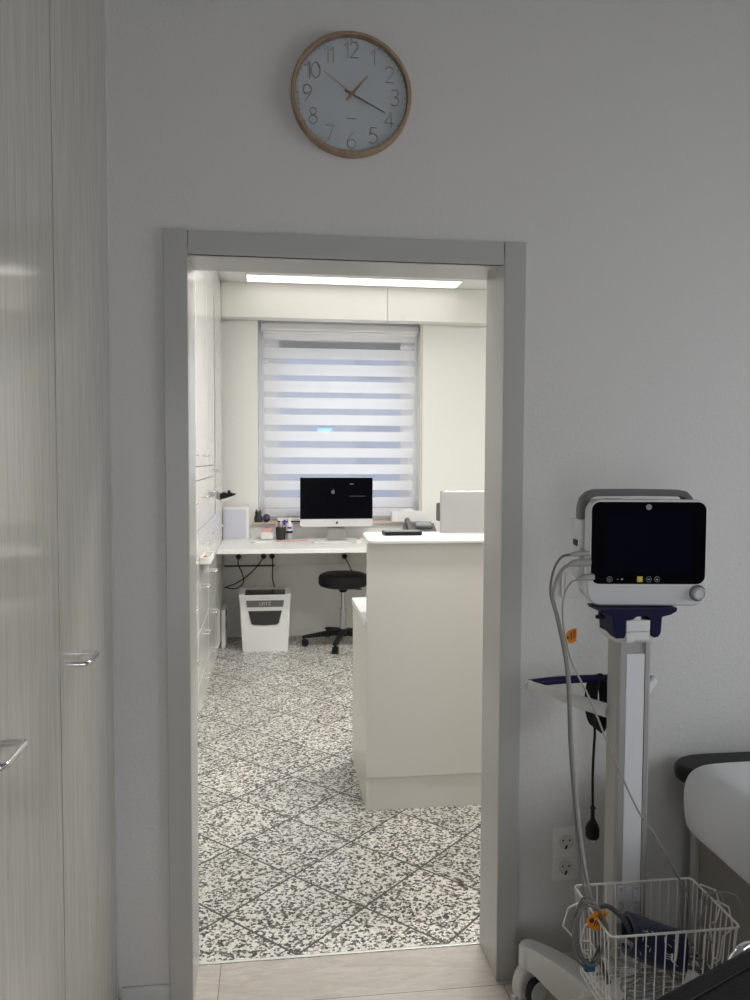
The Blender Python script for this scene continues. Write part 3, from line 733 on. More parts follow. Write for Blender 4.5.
# blood pressure cuff, rolled
cu = thing('blood_pressure_cuff', 'rolled navy blood pressure cuff with pale print lying in the wire basket', 'cuff', (.850, -.475, .381))
cu.scale = (.92, 1, 1)
cu.rotation_euler = (0, math.radians(17), math.radians(-8))
b = MB(); pr = []
NS = 30
t = bmesh.new(); secs = []
for i in range(13):
    u = i/12; x = -.068+.136*u; ring = []
    for k in range(NS):
        a = 2*PI*k/NS; r = .044+.004*math.sin(3*a+u*3)+.004*math.sin(a*2+1)
        r *= 1-.10*abs(2*u-1)**3
        ring.append(t.verts.new((x, r*1.12*math.cos(a), r*math.sin(a))))
    secs.append(ring)
inn = []
for i in (12, 0):
    pass
for A, B in zip(secs, secs[1:]):
    for k in range(NS): t.faces.new((A[k], A[(k+1) % NS], B[(k+1) % NS], B[k]))
for S_, sx in ((secs[0], .02), (secs[-1], -.02)):
    r2 = [t.verts.new((v.co.x, v.co.y*.8, v.co.z*.8)) for v in S_]; r3 = [t.verts.new((v.co.x+sx*2, v.co.y*.75, v.co.z*.75)) for v in S_]
    for k in range(NS):
        t.faces.new((S_[k], S_[(k+1) % NS], r2[(k+1) % NS], r2[k])); t.faces.new((r2[k], r2[(k+1) % NS], r3[(k+1) % NS], r3[k]))
    t.faces.new(r3)
bmesh.ops.recalc_face_normals(t, faces=t.faces); b._merge(t)
b.build('wrap', 'cuff', cu)
b = MB()
def on_cuff(x, a): 
    u = (x+.068)/.136
    r = (.044+.004*math.sin(3*a+u*3)+.004*math.sin(a*2+1))*(1-.10*abs(2*u-1)**3)+.0006
    return (x, r*1.12*math.cos(a), r*math.sin(a))
for (x, a_, dx, da) in ((-.052, 2.3, .012, .0), (-.052, 2.45, .0, .3), (-.040, 2.2, .0, .25), (-.030, 2.2, .01, .2), (-.02, 2.5, 0, .2), (-.010, 2.2, .012, 0), (.002, 2.3, .0, .25), (.012, 2.55, .01, .1), (.026, 2.3, .012, .1), (-.045, 2.9, .01, 0), (-.03, 2.95, 0, .2), (.01, 3.0, .018, .0), (.01, 3.1, .014, .0), (.012, 3.2, .016, .0), (.035, 3.3, .01, .1), (-.05, 3.3, .006, .2), (.045, 3.7, .008, 0)):
    b.tube([on_cuff(x+dx*s_, a_+da*s_) for s_ in (0, .33, .66, 1)], .0009, 5, smooth=0)
b.build('print', 'cuffprint', cu)
MB().tube([on_cuff(-.0655, .25*k) for k in range(25)], .0018, 6, closed=True).build('hem', 'cuff', cu)
lead('cuff_hose', 'thick dark grey hose arching from the navy cuff inside the basket',
     [(.806, -.475, .375), (.796, -.475, .405), (.775, -.47, .440), (.745, -.46, .462), (.722, -.46, .455), (.716, -.465, .42), (.720, -.48, .36), (.735, -.50, .31)], .0055, 'cabledark', cat='hose')
lead('coupling_hose', 'pale grey hose loop left of the navy cuff in the basket',
     [(.800, -.50, .365), (.785, -.505, .395), (.760, -.505, .410), (.735, -.505, .400), (.726, -.505, .38), (.745, -.51, .365), (.775, -.515, .36), (.798, -.515, .352)], .0055, 'cablelight', cat='hose')
# tangled leads at the basket bottom
for nm, lb, c0, rr, mt, sd in (('lead_bundle', 'pale lead coiled at the front of the basket bottom', (.80, -.525, .300), .045, 'cablelight', 1),
                               ('lead_bundle', 'grey lead coiled at the basket bottom right of the cuff', (.925, -.49, .315), .040, 'cable', 2),
                               ('lead_bundle', 'pale lead heaped behind the cuff at the back of the basket', (.94, -.43, .315), .032, 'cablelight', 3)):
    t = thing(nm, lb, 'cable', c0); rnd = random.Random(sd); pts = []
    for k in range(4*9):
        a = k*2*PI/9; q = rr*(.75+.4*rnd.random())
        pts.append((q*math.cos(a), q*.62*math.sin(a), -.016+.0012*k+.008*rnd.random()))
    MB().tube(pts, .0026, 7, smooth=4).build('cord', mt, t)
for lb, c0, sz, rz, tx in (('white plastic connector box in the basket, right of the cuff', (.915, -.535, .325), (.020, .012, .016), .5, .6),
                       ('flat white plastic packet lying on the basket bottom', (.775, -.485, .279), (.045, .040, .004), .25, .0)):
    t = thing('connector_block' if tx else 'sensor_packet', lb, 'connector' if tx else 'packet', c0, rz)
    t.rotation_euler = (0, tx, rz)
    MB().box(-sz[0], sz[0], -sz[1], sz[1], -sz[2], sz[2], .003).build('body', 'warmwhite', t)
    b = MB(); b.box(-sz[0]*.6, sz[0]*.6, -sz[1]-.001, sz[1]*.2, sz[2]-.0005, sz[2]+.001, .0004); b.build('flap', 'white', t)

# mains cable wound on the cart's handle, plug hanging
pc = thing('power_cable', 'black mains cable looped over the navy cart handle, plug hanging down', 'cable', (.862, -.100, .882))
b = MB(); pts = []
for k in range(5*12):
    a = PI/2+k*2*PI/12; j = k//12
    pts.append((.010-.0035*j+(.016+.0012*j)*math.cos(a), -.006+.0055*(j-2)+.004*math.sin(a), -.066+(.077-.003*j)*math.sin(a)))
b.tube(pts, .0044, 8, smooth=3); b.build('coil', 'black', pc)
MB().tube([(-.020, -.020, -.06), (-.014, -.03, -.13), (-.016, -.032, -.18), (-.018, -.032, -.25), (-.016, -.032, -.345)], .0038, 8).build('cord', 'black', pc)
pl = MB().lathe([(0, 0), (.0075, 0), (.0075, -.004), (.005, -.006), (.0055, -.03), (.0155, -.048), (.0185, -.056), (.0185, -.078), (.0155, -.084), (0, -.084)], (-.016, -.032, -.342), 24).build('plug', 'black', pc)
b = MB(); b.cyl((-.0255, -.032, -.425), (-.0255, -.032, -.444), .0024, n=12); b.cyl((-.0065, -.032, -.425), (-.0065, -.032, -.444), .0024, n=12); b.build('pins', 'steel', pl)

# ------------------------------------------------------------------ exam couch and cover
cc = thing('examination_couch', 'black padded examination couch standing against the wall at the right', 'couch', (1.42, -1.0, 0))
b = MB(); b.prism([(-.318, -.98), (.32, -.98), (.32, .955), (-.22, .955), (-.265, .950), (-.30, .935), (-.325, .910), (-.338, .878), (-.336, .858), (-.318, .825)], 'z', .598, .642, .016, seg=4); b.build('padded_top', 'leather', cc)
b = MB(); b.box(-.245, .30, -.93, .925, .06, .597, .004); b.build('base', 'couchbase', cc)
b = MB(); b.box(-.260, -.2455, .905, .932, .0, .585, .003); b.build('corner_post', 'casing', cc)
for sx, sy in ((-.2, -.85), (.25, -.85), (.25, .85)): MB().lathe([(0, 0), (.03, 0), (.03, .06), (0, .06)], (sx, sy, 0), 20).build('foot', 'black', cc)
# fitted white cover over the pad, pulled short of its end
cv = thing('couch_cover', 'white fitted cover hanging over the side of the black couch', 'cover', (1.422, -1.0, -.010))
t = bmesh.new(); rings = []
def prof_x(w, e=0):
    # cross-section (x,z) of the sheet across the couch, from left hem over the top to right hem
    return [(-w+.005, .492), (-w-.010, .50), (-w-.016, .53), (-w-.020, .585), (-w-.016, .63), (-w-.002, .658), (-w+.026, .674), (-w+.07, .680), (0, .681), (w-.07, .68), (w-.02, .668), (w+.006, .64), (w+.006, .5)]
ys = [.838, .834, .822, .802, .775, .74, .7, .55, .35, .1, -.15, -.4, -.65, -.9, -.96]
for i, y in enumerate(ys):
    ins = [.07, .052, .028, .010, .0, 0, 0][i] if i < 7 else 0
    dz = [-.020, -.012, -.005, -.001, 0, 0, 0][i] if i < 7 else 0
    w = .330
    row = []
    for j, (x, zz) in enumerate(prof_x(w)):
        xx = x*(1-ins*.55); zz2 = zz + dz*max(-.6, min(1, (zz-.58)/.09)) + (.003*math.sin(y*5+x*3) if 4 < j < 9 else .0015*math.sin(y*11+j))
        row.append(t.verts.new((xx, y, zz2)))
    rings.append(row)
for A, B in zip(rings, rings[1:]):
    for j in range(len(A)-1): t.faces.new((A[j], A[j+1], B[j+1], B[j]))
bmesh.ops.recalc_face_normals(t, faces=t.faces)
b = MB(); b._merge(t); co_ = b.build('sheet', 'sheet', cv)
co_.modifiers.clear(); mod = co_.modifiers.new('th', 'SOLIDIFY'); mod.thickness = .004; mod.offset = -1
mod = co_.modifiers.new('ss', 'SUBSURF'); mod.levels = 2; mod.render_levels = 2

# ------------------------------------------------------------------ foreground chair
ch = thing('padded_stool', 'black padded swivel stool with chrome ring at the bottom right corner', 'stool', (.855, -1.035, 0), math.radians(25))
b = MB(); b.prism(rrect(-.245, .15, -.20, .225, .035, 8), 'z', .49, .556, .014, seg=4); b.build('seat', 'leather', ch)
b = MB(); b.tube([(p[0], p[1], .5575) for p in rrect(-.205, .11, -.165, .185, .035, 6)], .0022, 6, closed=True, smooth=0); b.build('piping', 'black', ch)
MB().lathe([(0, .44), (.09, .44), (.10, .498), (0, .498)], (0, 0, 0), 32).build('seat_plate', 'black', ch)
b = MB(); b.tube([(-.03+.21*math.cos(k*PI/16), .03+.21*math.sin(k*PI/16), .478) for k in range(32)], .011, 12, closed=True, smooth=0)
for s_ in (0, 1): b.cyl((-.03+.05*(1-2*s_), .03, .47), (-.03+.208*(1-2*s_), .03, .478), .008)
b.build('release_ring', 'chrome', ch)
MB().cyl((0, 0, .10), (0, 0, .45), .022).build('gas_column', 'chrome', ch)
b = MB(); Ri = Matrix.Rotation(-math.radians(25), 4, 'Z') @ Matrix.Translation((-.855, 1.035, 0))
b.tube([Ri @ Vector(p) for p in ((.80, -.88, .484), (.828, -.815, .494), (.840, -.79, .522), (.864, -.775, .544), (.894, -.765, .548), (.92, -.765, .535), (.925, -.79, .50), (.91, -.87, .484))], .0095, 12)
b.build('chrome_bracket', 'chrome', ch)
for k in range(5):
    a = k*2*PI/5+.2
    lgk = MB().tube([(.02*math.cos(a), .02*math.sin(a), .115), (.24*math.cos(a), .24*math.sin(a), .075)], .018, 10, r1=.012, smooth=0).build('leg', 'chrome', ch)
    c = MB(); 
    for s_ in (-1, 1): c.lathe([(0, -.009), (.022, -.009), (.025, -.006), (.025, .006), (.022, .009), (0, .009)], (.24*math.cos(a), .24*math.sin(a)+s_*.0125, .025), 20, 'y')
    c.cyl((.24*math.cos(a), .24*math.sin(a), .03), (.24*math.cos(a), .24*math.sin(a), .078), .006)
    c.build('caster', 'black', lgk)

# ================================================================== FAR ROOM
FXC = -.395
def cab(name, label, y0, y1, fronts, z1=FH-.006, depth=.58, extra=None):
    """tall cabinet with its front on X=FXC. fronts: (z0,z1,kind,handle z)"""
    t = thing(name, label, 'cabinet', (0, 0, 0), 0, None)
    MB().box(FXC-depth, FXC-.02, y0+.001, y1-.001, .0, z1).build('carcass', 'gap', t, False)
    for (a, c, kd, hz) in fronts:
        f = MB().box(FXC-.019, FXC, y0+.002, y1-.002, a+.002, c-.002, .0012).build(kd, 'gloss', t)
        if hz:
            ym = (y0+y1)/2
            d_handle(f, FXC, ym-.05, ym+.05, hz, .036, .0042, 'nickel')
    return t
low = [(.06, .235, 'drawer', .205), (.235, .515, 'drawer', .46), (.515, .80, 'drawer', .73), (.80, 1.075, 'drawer', .975)]
cabs = []
c1 = cab('drawer_cabinet', 'tall glossy white cabinet with drawers just inside the doorway, key-locked flap', 2.20, 2.90,
    low + [(1.075, 1.345, 'drawer', 1.245), (1.345, 1.42, 'drawer', None), (1.42, FH-.03, 'door', 1.48)])
c0 = cab('drawer_cabinet', 'tall glossy white cabinet nearest the doorway, mostly hidden behind the frame', 1.45, 2.195,
    low + [(1.075, 1.345, 'drawer', 1.245), (1.345, 1.42, 'drawer', None), (1.42, FH-.03, 'door', 1.48)])
c2 = cab('drawer_cabinet', 'tall glossy white cabinet second from the desk with drawers and a lock', 2.905, 3.50,
    low + [(1.075, 1.345, 'drawer', 1.25), (1.345, 1.42, 'drawer', None), (1.42, FH-.03, 'door', None)])
b = MB(); b.lathe([(0, .0), (.010, .0), (.010, .006), (.006, .008), (.006, .016), (0, .016)], (FXC, 3.2, 1.385), 20, 'x'); lk = b.build('lock', 'nickel', c2)
b = MB(); b.box(FXC+.012, FXC+.034, 3.198, 3.202, 1.376, 1.394, .0008); b.lathe([(0, -.0015), (.011, -.0015), (.011, .0015), (0, .0015)], (FXC+.042, 3.2, 1.385), 16, 'y'); b.build('key', 'steel', lk)
c3 = cab('corner_cabinet', 'narrow tall glossy white cabinet next to the desk with a grey vertical recess', 3.505, 4.328,
    [(.06, .83, 'door', None), (.83, FH-.03, 'door', .965)])
MB().box(FXC-.001, FXC+.004, 3.515, 3.60, 1.08, 2.57, .001).build('filler_strip', 'groove', c3)
for c_, y0, y1 in ((c0, 1.45, 2.195), (c1, 2.2, 2.9), (c2, 2.905, 3.5), (c3, 3.505, 4.3)):
    MB().box(FXC-.05, FXC-.0195, y0+.002, y1-.002, 0, .056).build('plinth', 'gloss', c_, False)
# tray hung on the drawers
tr = thing('wall_tray', 'small white rounded tray projecting from the drawer cabinet, brown roll inside', 'tray', (FXC+.0005, 2.46, .885))
b = MB(); b.prism(rrect(0, .058, -.15, .13, (0, .028, .028, 0)), 'z', 0, .006, .001)
for rr_ in (0,):
    pts = rrect(0.004, .056, -.146, .126, (.001, .026, .026, .001))
    b.tube([(p[0], p[1], .02) for p in pts], .004, 8, closed=True, smooth=0)
    b.tube([(p[0], p[1], .034) for p in pts], .004, 8, closed=True, smooth=0); b.tube([(p[0], p[1], .027) for p in pts], .004, 8, closed=True, smooth=0)
    b.tube([(p[0], p[1], .011) for p in pts], .0055, 8, closed=True, smooth=0)
b.build('tray_body', 'warmwhite', tr)
MB().cyl((.022, -.11, .022), (.022, -.03, .022), .013).build('roll', 'brown', tr)

# ---- desk
DZ = .815; DY = 3.62
dk = thing('desk', 'long white desk top running under the far window', 'desk', (0, 0, 0))
MB().prism(rrect(FXC+.001, 2.2, DY, FY-.002, .004), 'z', DZ-.030, DZ, .003).build('desk_top', 'worktop', dk)
MB().box(2.17, 2.2, DY+.02, FY-.01, 0, DZ-.04).build('side_panel', 'worktop', dk, False)
MB().box(FXC+.002, 2.16, FY-.05, FY-.03, .60, DZ-.039).build('modesty_rail', 'counter', dk, False)

dkd = thing('cable_duct', 'thin brown cable duct along the wall under the desk', 'cable duct', (-.19, FY-.002, .59))
MB().box(-.20, .21, -.02, 0, -.010, .006, .002).build('duct', 'duct', dkd)

def plug_lead(label, loc, pts):
    t = thing('plug_lead', label, 'plug', loc, 0, 'black plugs under the desk')
    MB().lathe([(0, .0), (.022, .0), (.022, .012), (.016, .03), (0, .032)], (0, 0, 0), 20, 'y').build('plug', 'black', t)
    MB().tube(pts, .0045, 7).build('cord', 'black', t)
Yp = FY-.0505
plug_lead('black plug under the desk whose cable swings left towards the cabinet', (-.07, Yp, .670), [(0, -.03, 0), (-.04, -.05, -.06), (-.12, -.08, -.14), (-.21, -.10, -.20), (-.31, -.11, -.235)])
plug_lead('black plug under the desk feeding the shredder below', (-.002, Yp, .670), [(0, -.03, 0), (.004, -.045, -.06), (.002, -.06, -.15), (.008, -.09, -.20), (.025, -.14, -.245)])
plug_lead('small black plug above the swivel stool under the desk', (.592, Yp, .662), [(0, -.02, -.01), (.03, -.03, -.06), (.06, -.04, -.12), (.12, -.05, -.155), (.2, -.05, -.12), (.25, -.05, .06)])
plug_lead('thin dark plug lead furthest left under the desk', (-.272, Yp, .667), [(0, -.02, -.01), (-.002, -.03, -.06), (.03, -.04, -.13), (.04, -.05, -.2), (-.02, -.06, -.25), (-.1, -.06, -.24)])

cb = thing('cable_box', 'narrow white box with dark slots on the floor under the desk beside the cabinet', 'box', (-.372, 4.20, 0))
MB().box(-.02, .012, -.12, .12, 0, .30, .004).build('casing', 'white', cb)
b = MB(); b.box(.0115, .0135, -.06, .02, .24, .28, .001); b.box(.0115, .0135, -.06, .02, .14, .18, .001); b.build('slot', 'black', cb)

# ---- shredder
sh = thing('paper_shredder', 'white paper shredder with dark window standing under the desk', 'shredder', (-.055, 4.08, 0))
t = bmesh.new(); rings = []
for zz, hw, y0, y1 in ((0, .171, -.145, .13), (.012, .173, -.147, .131), (.30, .187, -.150, .136), (.435, .195, -.152, .14)):
    rings.append([t.verts.new((p[0], p[1], zz)) for p in rrect(-hw, hw, y0, y1, .012, 4)])
for A, B in zip(rings, rings[1:]):
    n = len(A)
    for k in range(n): t.faces.new((A[k], A[(k+1) % n], B[(k+1) % n], B[k]))
t.faces.new(rings[0]); t.faces.new(rings[-1]); bmesh.ops.recalc_face_normals(t, faces=t.faces)
b = MB(); b._merge(t); b.build('bin', 'white', sh)
b = MB(); b.prism([(-.155, .395), (-.155, .428), (-.140, .442), (.05, .452), (.14, .448), (.14, .395)], 'x', -.196, .196, .008, seg=3); b.build('head', 'white', sh)
b = MB(); b.prism([(-.1465, .4365), (-.138, .4445), (.0, .4520), (-.002, .444), (-.13, .434)], 'x', -.15, .15); b.build('feed_slot', 'shredwin', sh)
MB().prism([(-.142, .395), (.142, .395), (.135, .345), (-.135, .345)], 'y', -.158, -.148, .001).build('front_panel', 'shredgrey', sh)
MB().prism([(-.126, .315), (.126, .315), (.104, .222), (.09, .210), (0, .205), (-.09, .210), (-.104, .222)], 'y', -.157, -.146, .002).build('window', 'shredwin', sh)
def text_mesh(name, s, size, mat, parent, loc, depth=.0006, rot=(PI/2, 0, 0)):
    cu_ = bpy.data.curves.new('t', 'FONT'); cu_.body = s; cu_.size = size; cu_.extrude = depth; cu_.align_x = 'CENTER'; cu_.align_y = 'CENTER'; cu_.resolution_u = 3
    to = bpy.data.objects.new('t', cu_); COL.objects.link(to)
    dg = bpy.context.evaluated_depsgraph_get(); dg.update()
    me = bpy.data.meshes.new_from_object(to.evaluated_get(dg)); bpy.data.objects.remove(to); bpy.data.curves.remove(cu_)
    me.materials.append(M[mat]); me.name = name
    o = bpy.data.objects.new(name, me); COL.objects.link(o); o.parent = parent; o.location = loc; o.rotation_euler = rot
    return o
text_mesh('lettering', 'LEITZ', .036, 'lettering', sh, (.0, -.1588, .370))
b = MB()
for k in range(4): b.lathe([(0, .0015), (.004, .0015), (.004, 0), (0, 0)], (-.03+k*.02, -.1555, .412), 12, 'y')
b.build('indicator_icons', 'alu', sh)

# ---- swivel stool
st = thing('swivel_stool', 'round black swivel stool on castors under the desk', 'stool', (.551, 4.10, 0))
MB().lathe([(0, .462), (.15, .462), (.182, .472), (.193, .49), (.193, .535), (.184, .556), (.155, .570), (.08, .577), (0, .578)], n=48).build('seat', 'leather', st)
MB().lathe([(0, .42), (.025, .42), (.04, .445), (.09, .461), (0, .461)], n=32).build('seat_mount', 'black', st)
MB().tube([(.03, -.02, .452), (.12, -.07, .452), (.135, -.08, .452)], .006, 8, smooth=0).build('lever', 'black', st)
MB().lathe([(0, .25), (.014, .25), (.014, .44), (0, .44)], n=20).build('gas_spring', 'steel', st)
MB().lathe([(0, .10), (.024, .10), (.024, .275), (.0265, .277), (.0265, .287), (.0, .287)], n=28).build('column', 'alu', st)
MB().lathe([(0, .075), (.045, .075), (.05, .085), (.048, .115), (.03, .13), (0, .13)], n=28).build('hub', 'black', st)
for k, ang in enumerate([182, 254, 326, 38, 110]):
    a = math.radians(ang); r = .31
    b = MB(); b.prism([(.02, .082), (.02, .125), (.06, .126), (r-.01, .086), (r+.012, .08), (r+.012, .066), (r-.02, .063)], 'y', -.017, .017, .005)
    lgk = b.build('leg', 'black', st, rotz=a)
    c = MB(); 
    for s_ in (-1, 1): c.lathe([(0, -.009), (.023, -.009), (.027, -.005), (.027, .005), (.023, .009), (0, .009)], (r-.012, s_*.013, .027), 24, 'y')
    c.prism([(r-.035, .03), (r-.03, .052), (r-.005, .06), (r+.016, .045), (r+.012, .03)], 'y', -.006, .006)
    c.cyl((r, 0, .045), (r, 0, .068), .006)
    c.build('caster', 'black', lgk)

# ---- reception counter
rc = thing('reception_counter', 'tall cream reception counter with white top in the middle of the lit room', 'counter', (0, 0, 0))
CX0 = .385; CY = 1.106
MB().box(CX0, 2.0, CY, CY+.022, .140, 1.119, .0015).build('front_panel', 'counter', rc)
b = MB(); b.prism([(.401, 1.086), (.42, 1.082), (2.0, 1.082), (2.0, 1.47), (.43, 1.47), (.412, 1.455), (.403, 1.42), (.388, 1.13), (.390, 1.098)], 'z', 1.1195, 1.1325, .003); b.build('worktop', 'worktop', rc)
MB().box(CX0, CX0+.016, CY+.0225, 1.683, 0, .768, .001).build('side_panel', 'counter', rc)
MB().box(CX0, CX0+.016, CY+.0225-.02, CY+.0226, 0, .139, .001).build('side_panel', 'counter', rc)
MB().box(CX0+.017, 2.0, CY+.008, CY+.022, 0, .139).build('plinth', 'counter', rc, False)
b = MB(); b.box(CX0-.004, 2.0, CY+.023, 1.70, .768, .794, .002); b.build('desk_top', 'worktop', rc)
MB().box(CX0+.017, 2.0, 1.64, 1.66, .0, .767).build('back_panel', 'counter', rc, False)
MB().box(CX0+.35, CX0+.372, CY+.0225, 1.40, .795, 1.119).build('support_panel', 'counter', rc, False)
# phone/tablet on the counter
tb = thing('tablet', 'slim black tablet lying on the reception counter top', 'tablet', (.565, 1.335, 1.1335), math.radians(2))
MB().prism(rrect(-.083, .083, -.045, .045, .008), 'z', 0, .016, .003).build('body', 'black', tb)
MB().prism(rrect(-.077, .077, -.040, .040, .004), 'z', .016, .0166).build('screen', 'midgrey', tb)

# ---- all-in-one computers
def apple_pts(cx, cz, s):
    pts = []
    for k in range(36):
        a = 2*PI*k/36; r = 1.0 - .14*math.exp(-((a-PI/2)/.35)**2) - .10*math.exp(-((a-1.5*PI)/.3)**2)
        x = r*math.cos(a)*.88; z_ = r*math.sin(a)*(.95)
        if a < .55 or a > 2*PI-.35: x = .88-.32*math.cos((a if a < PI else a-2*PI)*2.6)
        pts.append((cx+x*s, cz+z_*s))
    return pts
def apple(parent, cx, cz, s, y, mat):
    b = MB(); b.prism(apple_pts(cx, cz, s), 'y', y-.0006, y)
    b.prism([(cx+.02*s, cz+1.02*s), (cx+.10*s, cz+1.35*s), (cx+.42*s, cz+1.55*s), (cx+.36*s, cz+1.2*s)], 'y', y-.0006, y)
    return b.build('emblem', mat, parent, False)
def computer(label, loc, rotz, W=.585, H=.395, chin=.062, zb=.107, front=True):
    t = thing('all_in_one_computer', label, 'computer', loc, rotz)
    b = MB(); 
    b.prism(rrect(-W/2, W/2, zb, zb+H, .020, 6), 'y', -.006, .004, .002)
    # shallow domed back
    tb_ = bmesh.new(); rings = []
    for f, y in ((1, .004), (.985, .009), (.85, .014), (.5, .020), (.2, .022)):
        rings.append([tb_.verts.new((p[0]*f, y, zb+H/2+(p[1])*f)) for p in rrect(-W/2+.002, W/2-.002, -H/2+.002, H/2-.002, .022, 5)])
    for A, B in zip(rings, rings[1:]):
        n = len(A)
        for k in range(n): tb_.faces.new((A[k], A[(k+1) % n], B[(k+1) % n], B[k]))
    tb_.faces.new(rings[-1]); bmesh.ops.recalc_face_normals(tb_, faces=tb_.faces); b._merge(tb_)
    b.build('shell', 'silver' if front else 'alublk', t)
    MB().prism(rrect(-W/2+.001, W/2-.001, zb+chin, zb+H-.001, (.001, .001, .011, .011), 6), 'y', -.0085, -.006).build('screen', 'screen', t)
    b = MB(); b.prism([(.0, .0), (.012, 0), (.03, .06), (.045, .16), (.044, .22), (.036, .22), (.03, .14), (.012, .012)], 'x', -.07, .07, .002)
    b.prism(rrect(-.075, .075, -.09, .06, .01), 'z', 0, .006, .002)
    b.build('stand', 'standgrey' if front else 'alublk', t)
    apple(t, .004, zb+chin/2, .011, -.0062, 'black')
    return t
pc1 = computer('black-screened silver all-in-one computer on the desk in front of the window', (.512, 4.27, DZ), math.radians(1.5))
apple(pc1, -.028, .385, .017, -.0087, 'logo')
b = MB(); b.box(.108, .122, -.0093, -.0085, .447, .451); b.box(.124, .136, -.0093, -.0085, .447, .451); b.build('screen_text', 'logolite', pc1, False)
b = MB()
for k in range(9): b.box(.105+k*.014, .116+k*.014, -.0091, -.0085, .350, .3535)
b.build('screen_text', 'logo', pc1, False)
pc2 = computer('silver all-in-one computer seen from the back behind the reception counter', (1.047, 1.42, .795), math.radians(180), front=False, zb=.128, H=.40)
# keyboard and mouse
kb = thing('keyboard', 'slim white keyboard in front of the desk computer', 'keyboard', (.452, 4.055, DZ+.0005), math.radians(1))
MB().prism(rrect(-.142, .142, -.056, .056, .008), 'z', 0, .008, .002).build('base', 'silver', kb)
b = MB()
for r_ in range(5):
    for c_ in range(14): b.box(-.136+c_*.0195, -.119+c_*.0195, -.051+r_*.0205, -.0335+r_*.0205, .008, .0105, .0008, 1)
o = b.build('keys', 'white', kb, False)
ms = thing('computer_mouse', 'small white mouse with red top right of the keyboard', 'mouse', (.668, 4.07, DZ+.0005))
t = bmesh.new(); bmesh.ops.create_uvsphere(t, u_segments=20, v_segments=10, radius=1)
for v in t.verts: v.co = Vector((v.co.x*.028, v.co.y*.048, max(0, v.co.z)*.028))
b = MB(); b._merge(t); b.build('shell', 'white', ms)
MB().box(-.012, .012, -.02, .02, .0245, .030, .002).build('top_button', 'red', ms)

# ---- small things on the desk
pk = thing('note_box', 'small white box with pink paper slips on the desk below the sill', 'box', (-.040, 4.36, DZ+.0005))
b = MB(); b.box(-.048, .048, -.04, .04, 0, .004); b.box(-.048, -.045, -.04, .04, 0, .07); b.box(.045, .048, -.04, .04, 0, .07); b.box(-.045, .045, -.04, -.037, 0, .06); b.box(-.045, .045, .037, .04, 0, .07)
b.build('box_body', 'white', pk, False)
b = MB(); 
for k in range(3): b.box(-.040+k*.026, -.016+k*.026, -.03, .03, .05, .088-.008*(k % 2), .002, mat=Matrix.Rotation(.05*(k-1), 4, 'X'))
b.build('paper_slips', 'pink', pk)
pn = thing('pen_cup', 'black wire mesh pen cup with pens on the desk beside the window', 'cup', (.068, 4.33, DZ+.0005))
b = MB(); b.lathe([(.0, 0), (.036, 0), (.036, .002), (.042, .10), (.040, .10), (.034, .004), (0, .004)], n=28); b.build('mesh_wall', 'mesh', pn)
for lb, x, y, tx, ty, ln, mt in (('white pen with a violet blue cap leaning right in the pen cup', .012, -.008, .1, .12, .155, 'blueink'), ('pink pencil leaning left in the pen cup', -.016, 0, .05, -.17, .145, 'pink'), ('thick white marker standing upright in the pen cup', .0, .012, .02, .02, .150, 'white')):
    t = thing('pen', lb, 'pen', (.068+x, 4.33+y, DZ+.006), 0, 'pens in the mesh cup'); t.rotation_euler = (tx, ty, 0)
    MB().cyl((0, 0, 0), (0, 0, ln*.72), .0045, n=10).build('barrel', 'white' if mt != 'pink' else 'pink', t)
    MB().lathe([(.0045, ln*.72), (.007, ln*.74), (.0075, ln), (0, ln+.004)], n=12).build('cap', mt, t)
bt = thing('bottle', 'small white bottle with violet label and black base on the desk by the pen cup', 'bottle', (.137, 4.33, DZ+.0005))
MB().lathe([(0, 0), (.026, 0), (.027, .004), (.027, .05), (.026, .052), (0, .052)], n=24).build('base_sleeve', 'alu', bt)
MB().lathe([(0, .052), (.027, .052), (.028, .060), (.028, .070), (0, .070)], n=24).build('dark_band', 'black', bt)
MB().lathe([(0, .070), (.024, .070), (.026, .11), (.024, .125), (.013, .138), (.012, .15), (0, .15)], n=24).build('flask', 'white', bt)
MB().lathe([(0, .148), (.016, .148), (.016, .168), (.013, .172), (0, .172)], n=20).build('cap', 'warmwhite', bt)
MB().prism(rrect(-.018, .018, .088, .104, .003), 'y', -.0272, -.020).build('label_band', 'blueink', bt)
pp = thing('paper_sheet', 'pink sheet of paper lying flat on the desk beside the pen cup', 'paper', (.16, 4.22, DZ+.0005), .1)
MB().box(-.13, .12, -.05, .05, 0, .0012).build('sheet', 'pink', pp, False)
fm = thing('letter_organiser', 'upright white framed lavender panel box at the left end of the desk', 'organiser', (-.283, 4.37, DZ+.0005))
b = MB(); b.prism(rrect(-.110, .098, 0, .262, .01), 'y', 0, .08, .003); b.build('case', 'white', fm)
MB().prism(rrect(-.10, .075, .012, .240, .006), 'y', -.004, .001, .001).build('front_panel', 'lav', fm)
b = MB(); b.prism(rrect(-.06, .05, -.05, -.006, .01), 'z', .0, .006, .002); b.build('foot', 'white', fm)
nt_ = thing('notepad', 'white crumpled note lying on the desk in front of the organiser', 'paper', (-.10, 4.10, DZ+.0005), .3)
b = MB(); b.box(-.06, .06, -.04, .04, 0, .004); b.box(-.055, .03, -.035, .03, .0042, .008, .001, mat=Matrix.Rotation(.2, 4, 'Z')); b.build('sheets', 'coated', nt_, False)
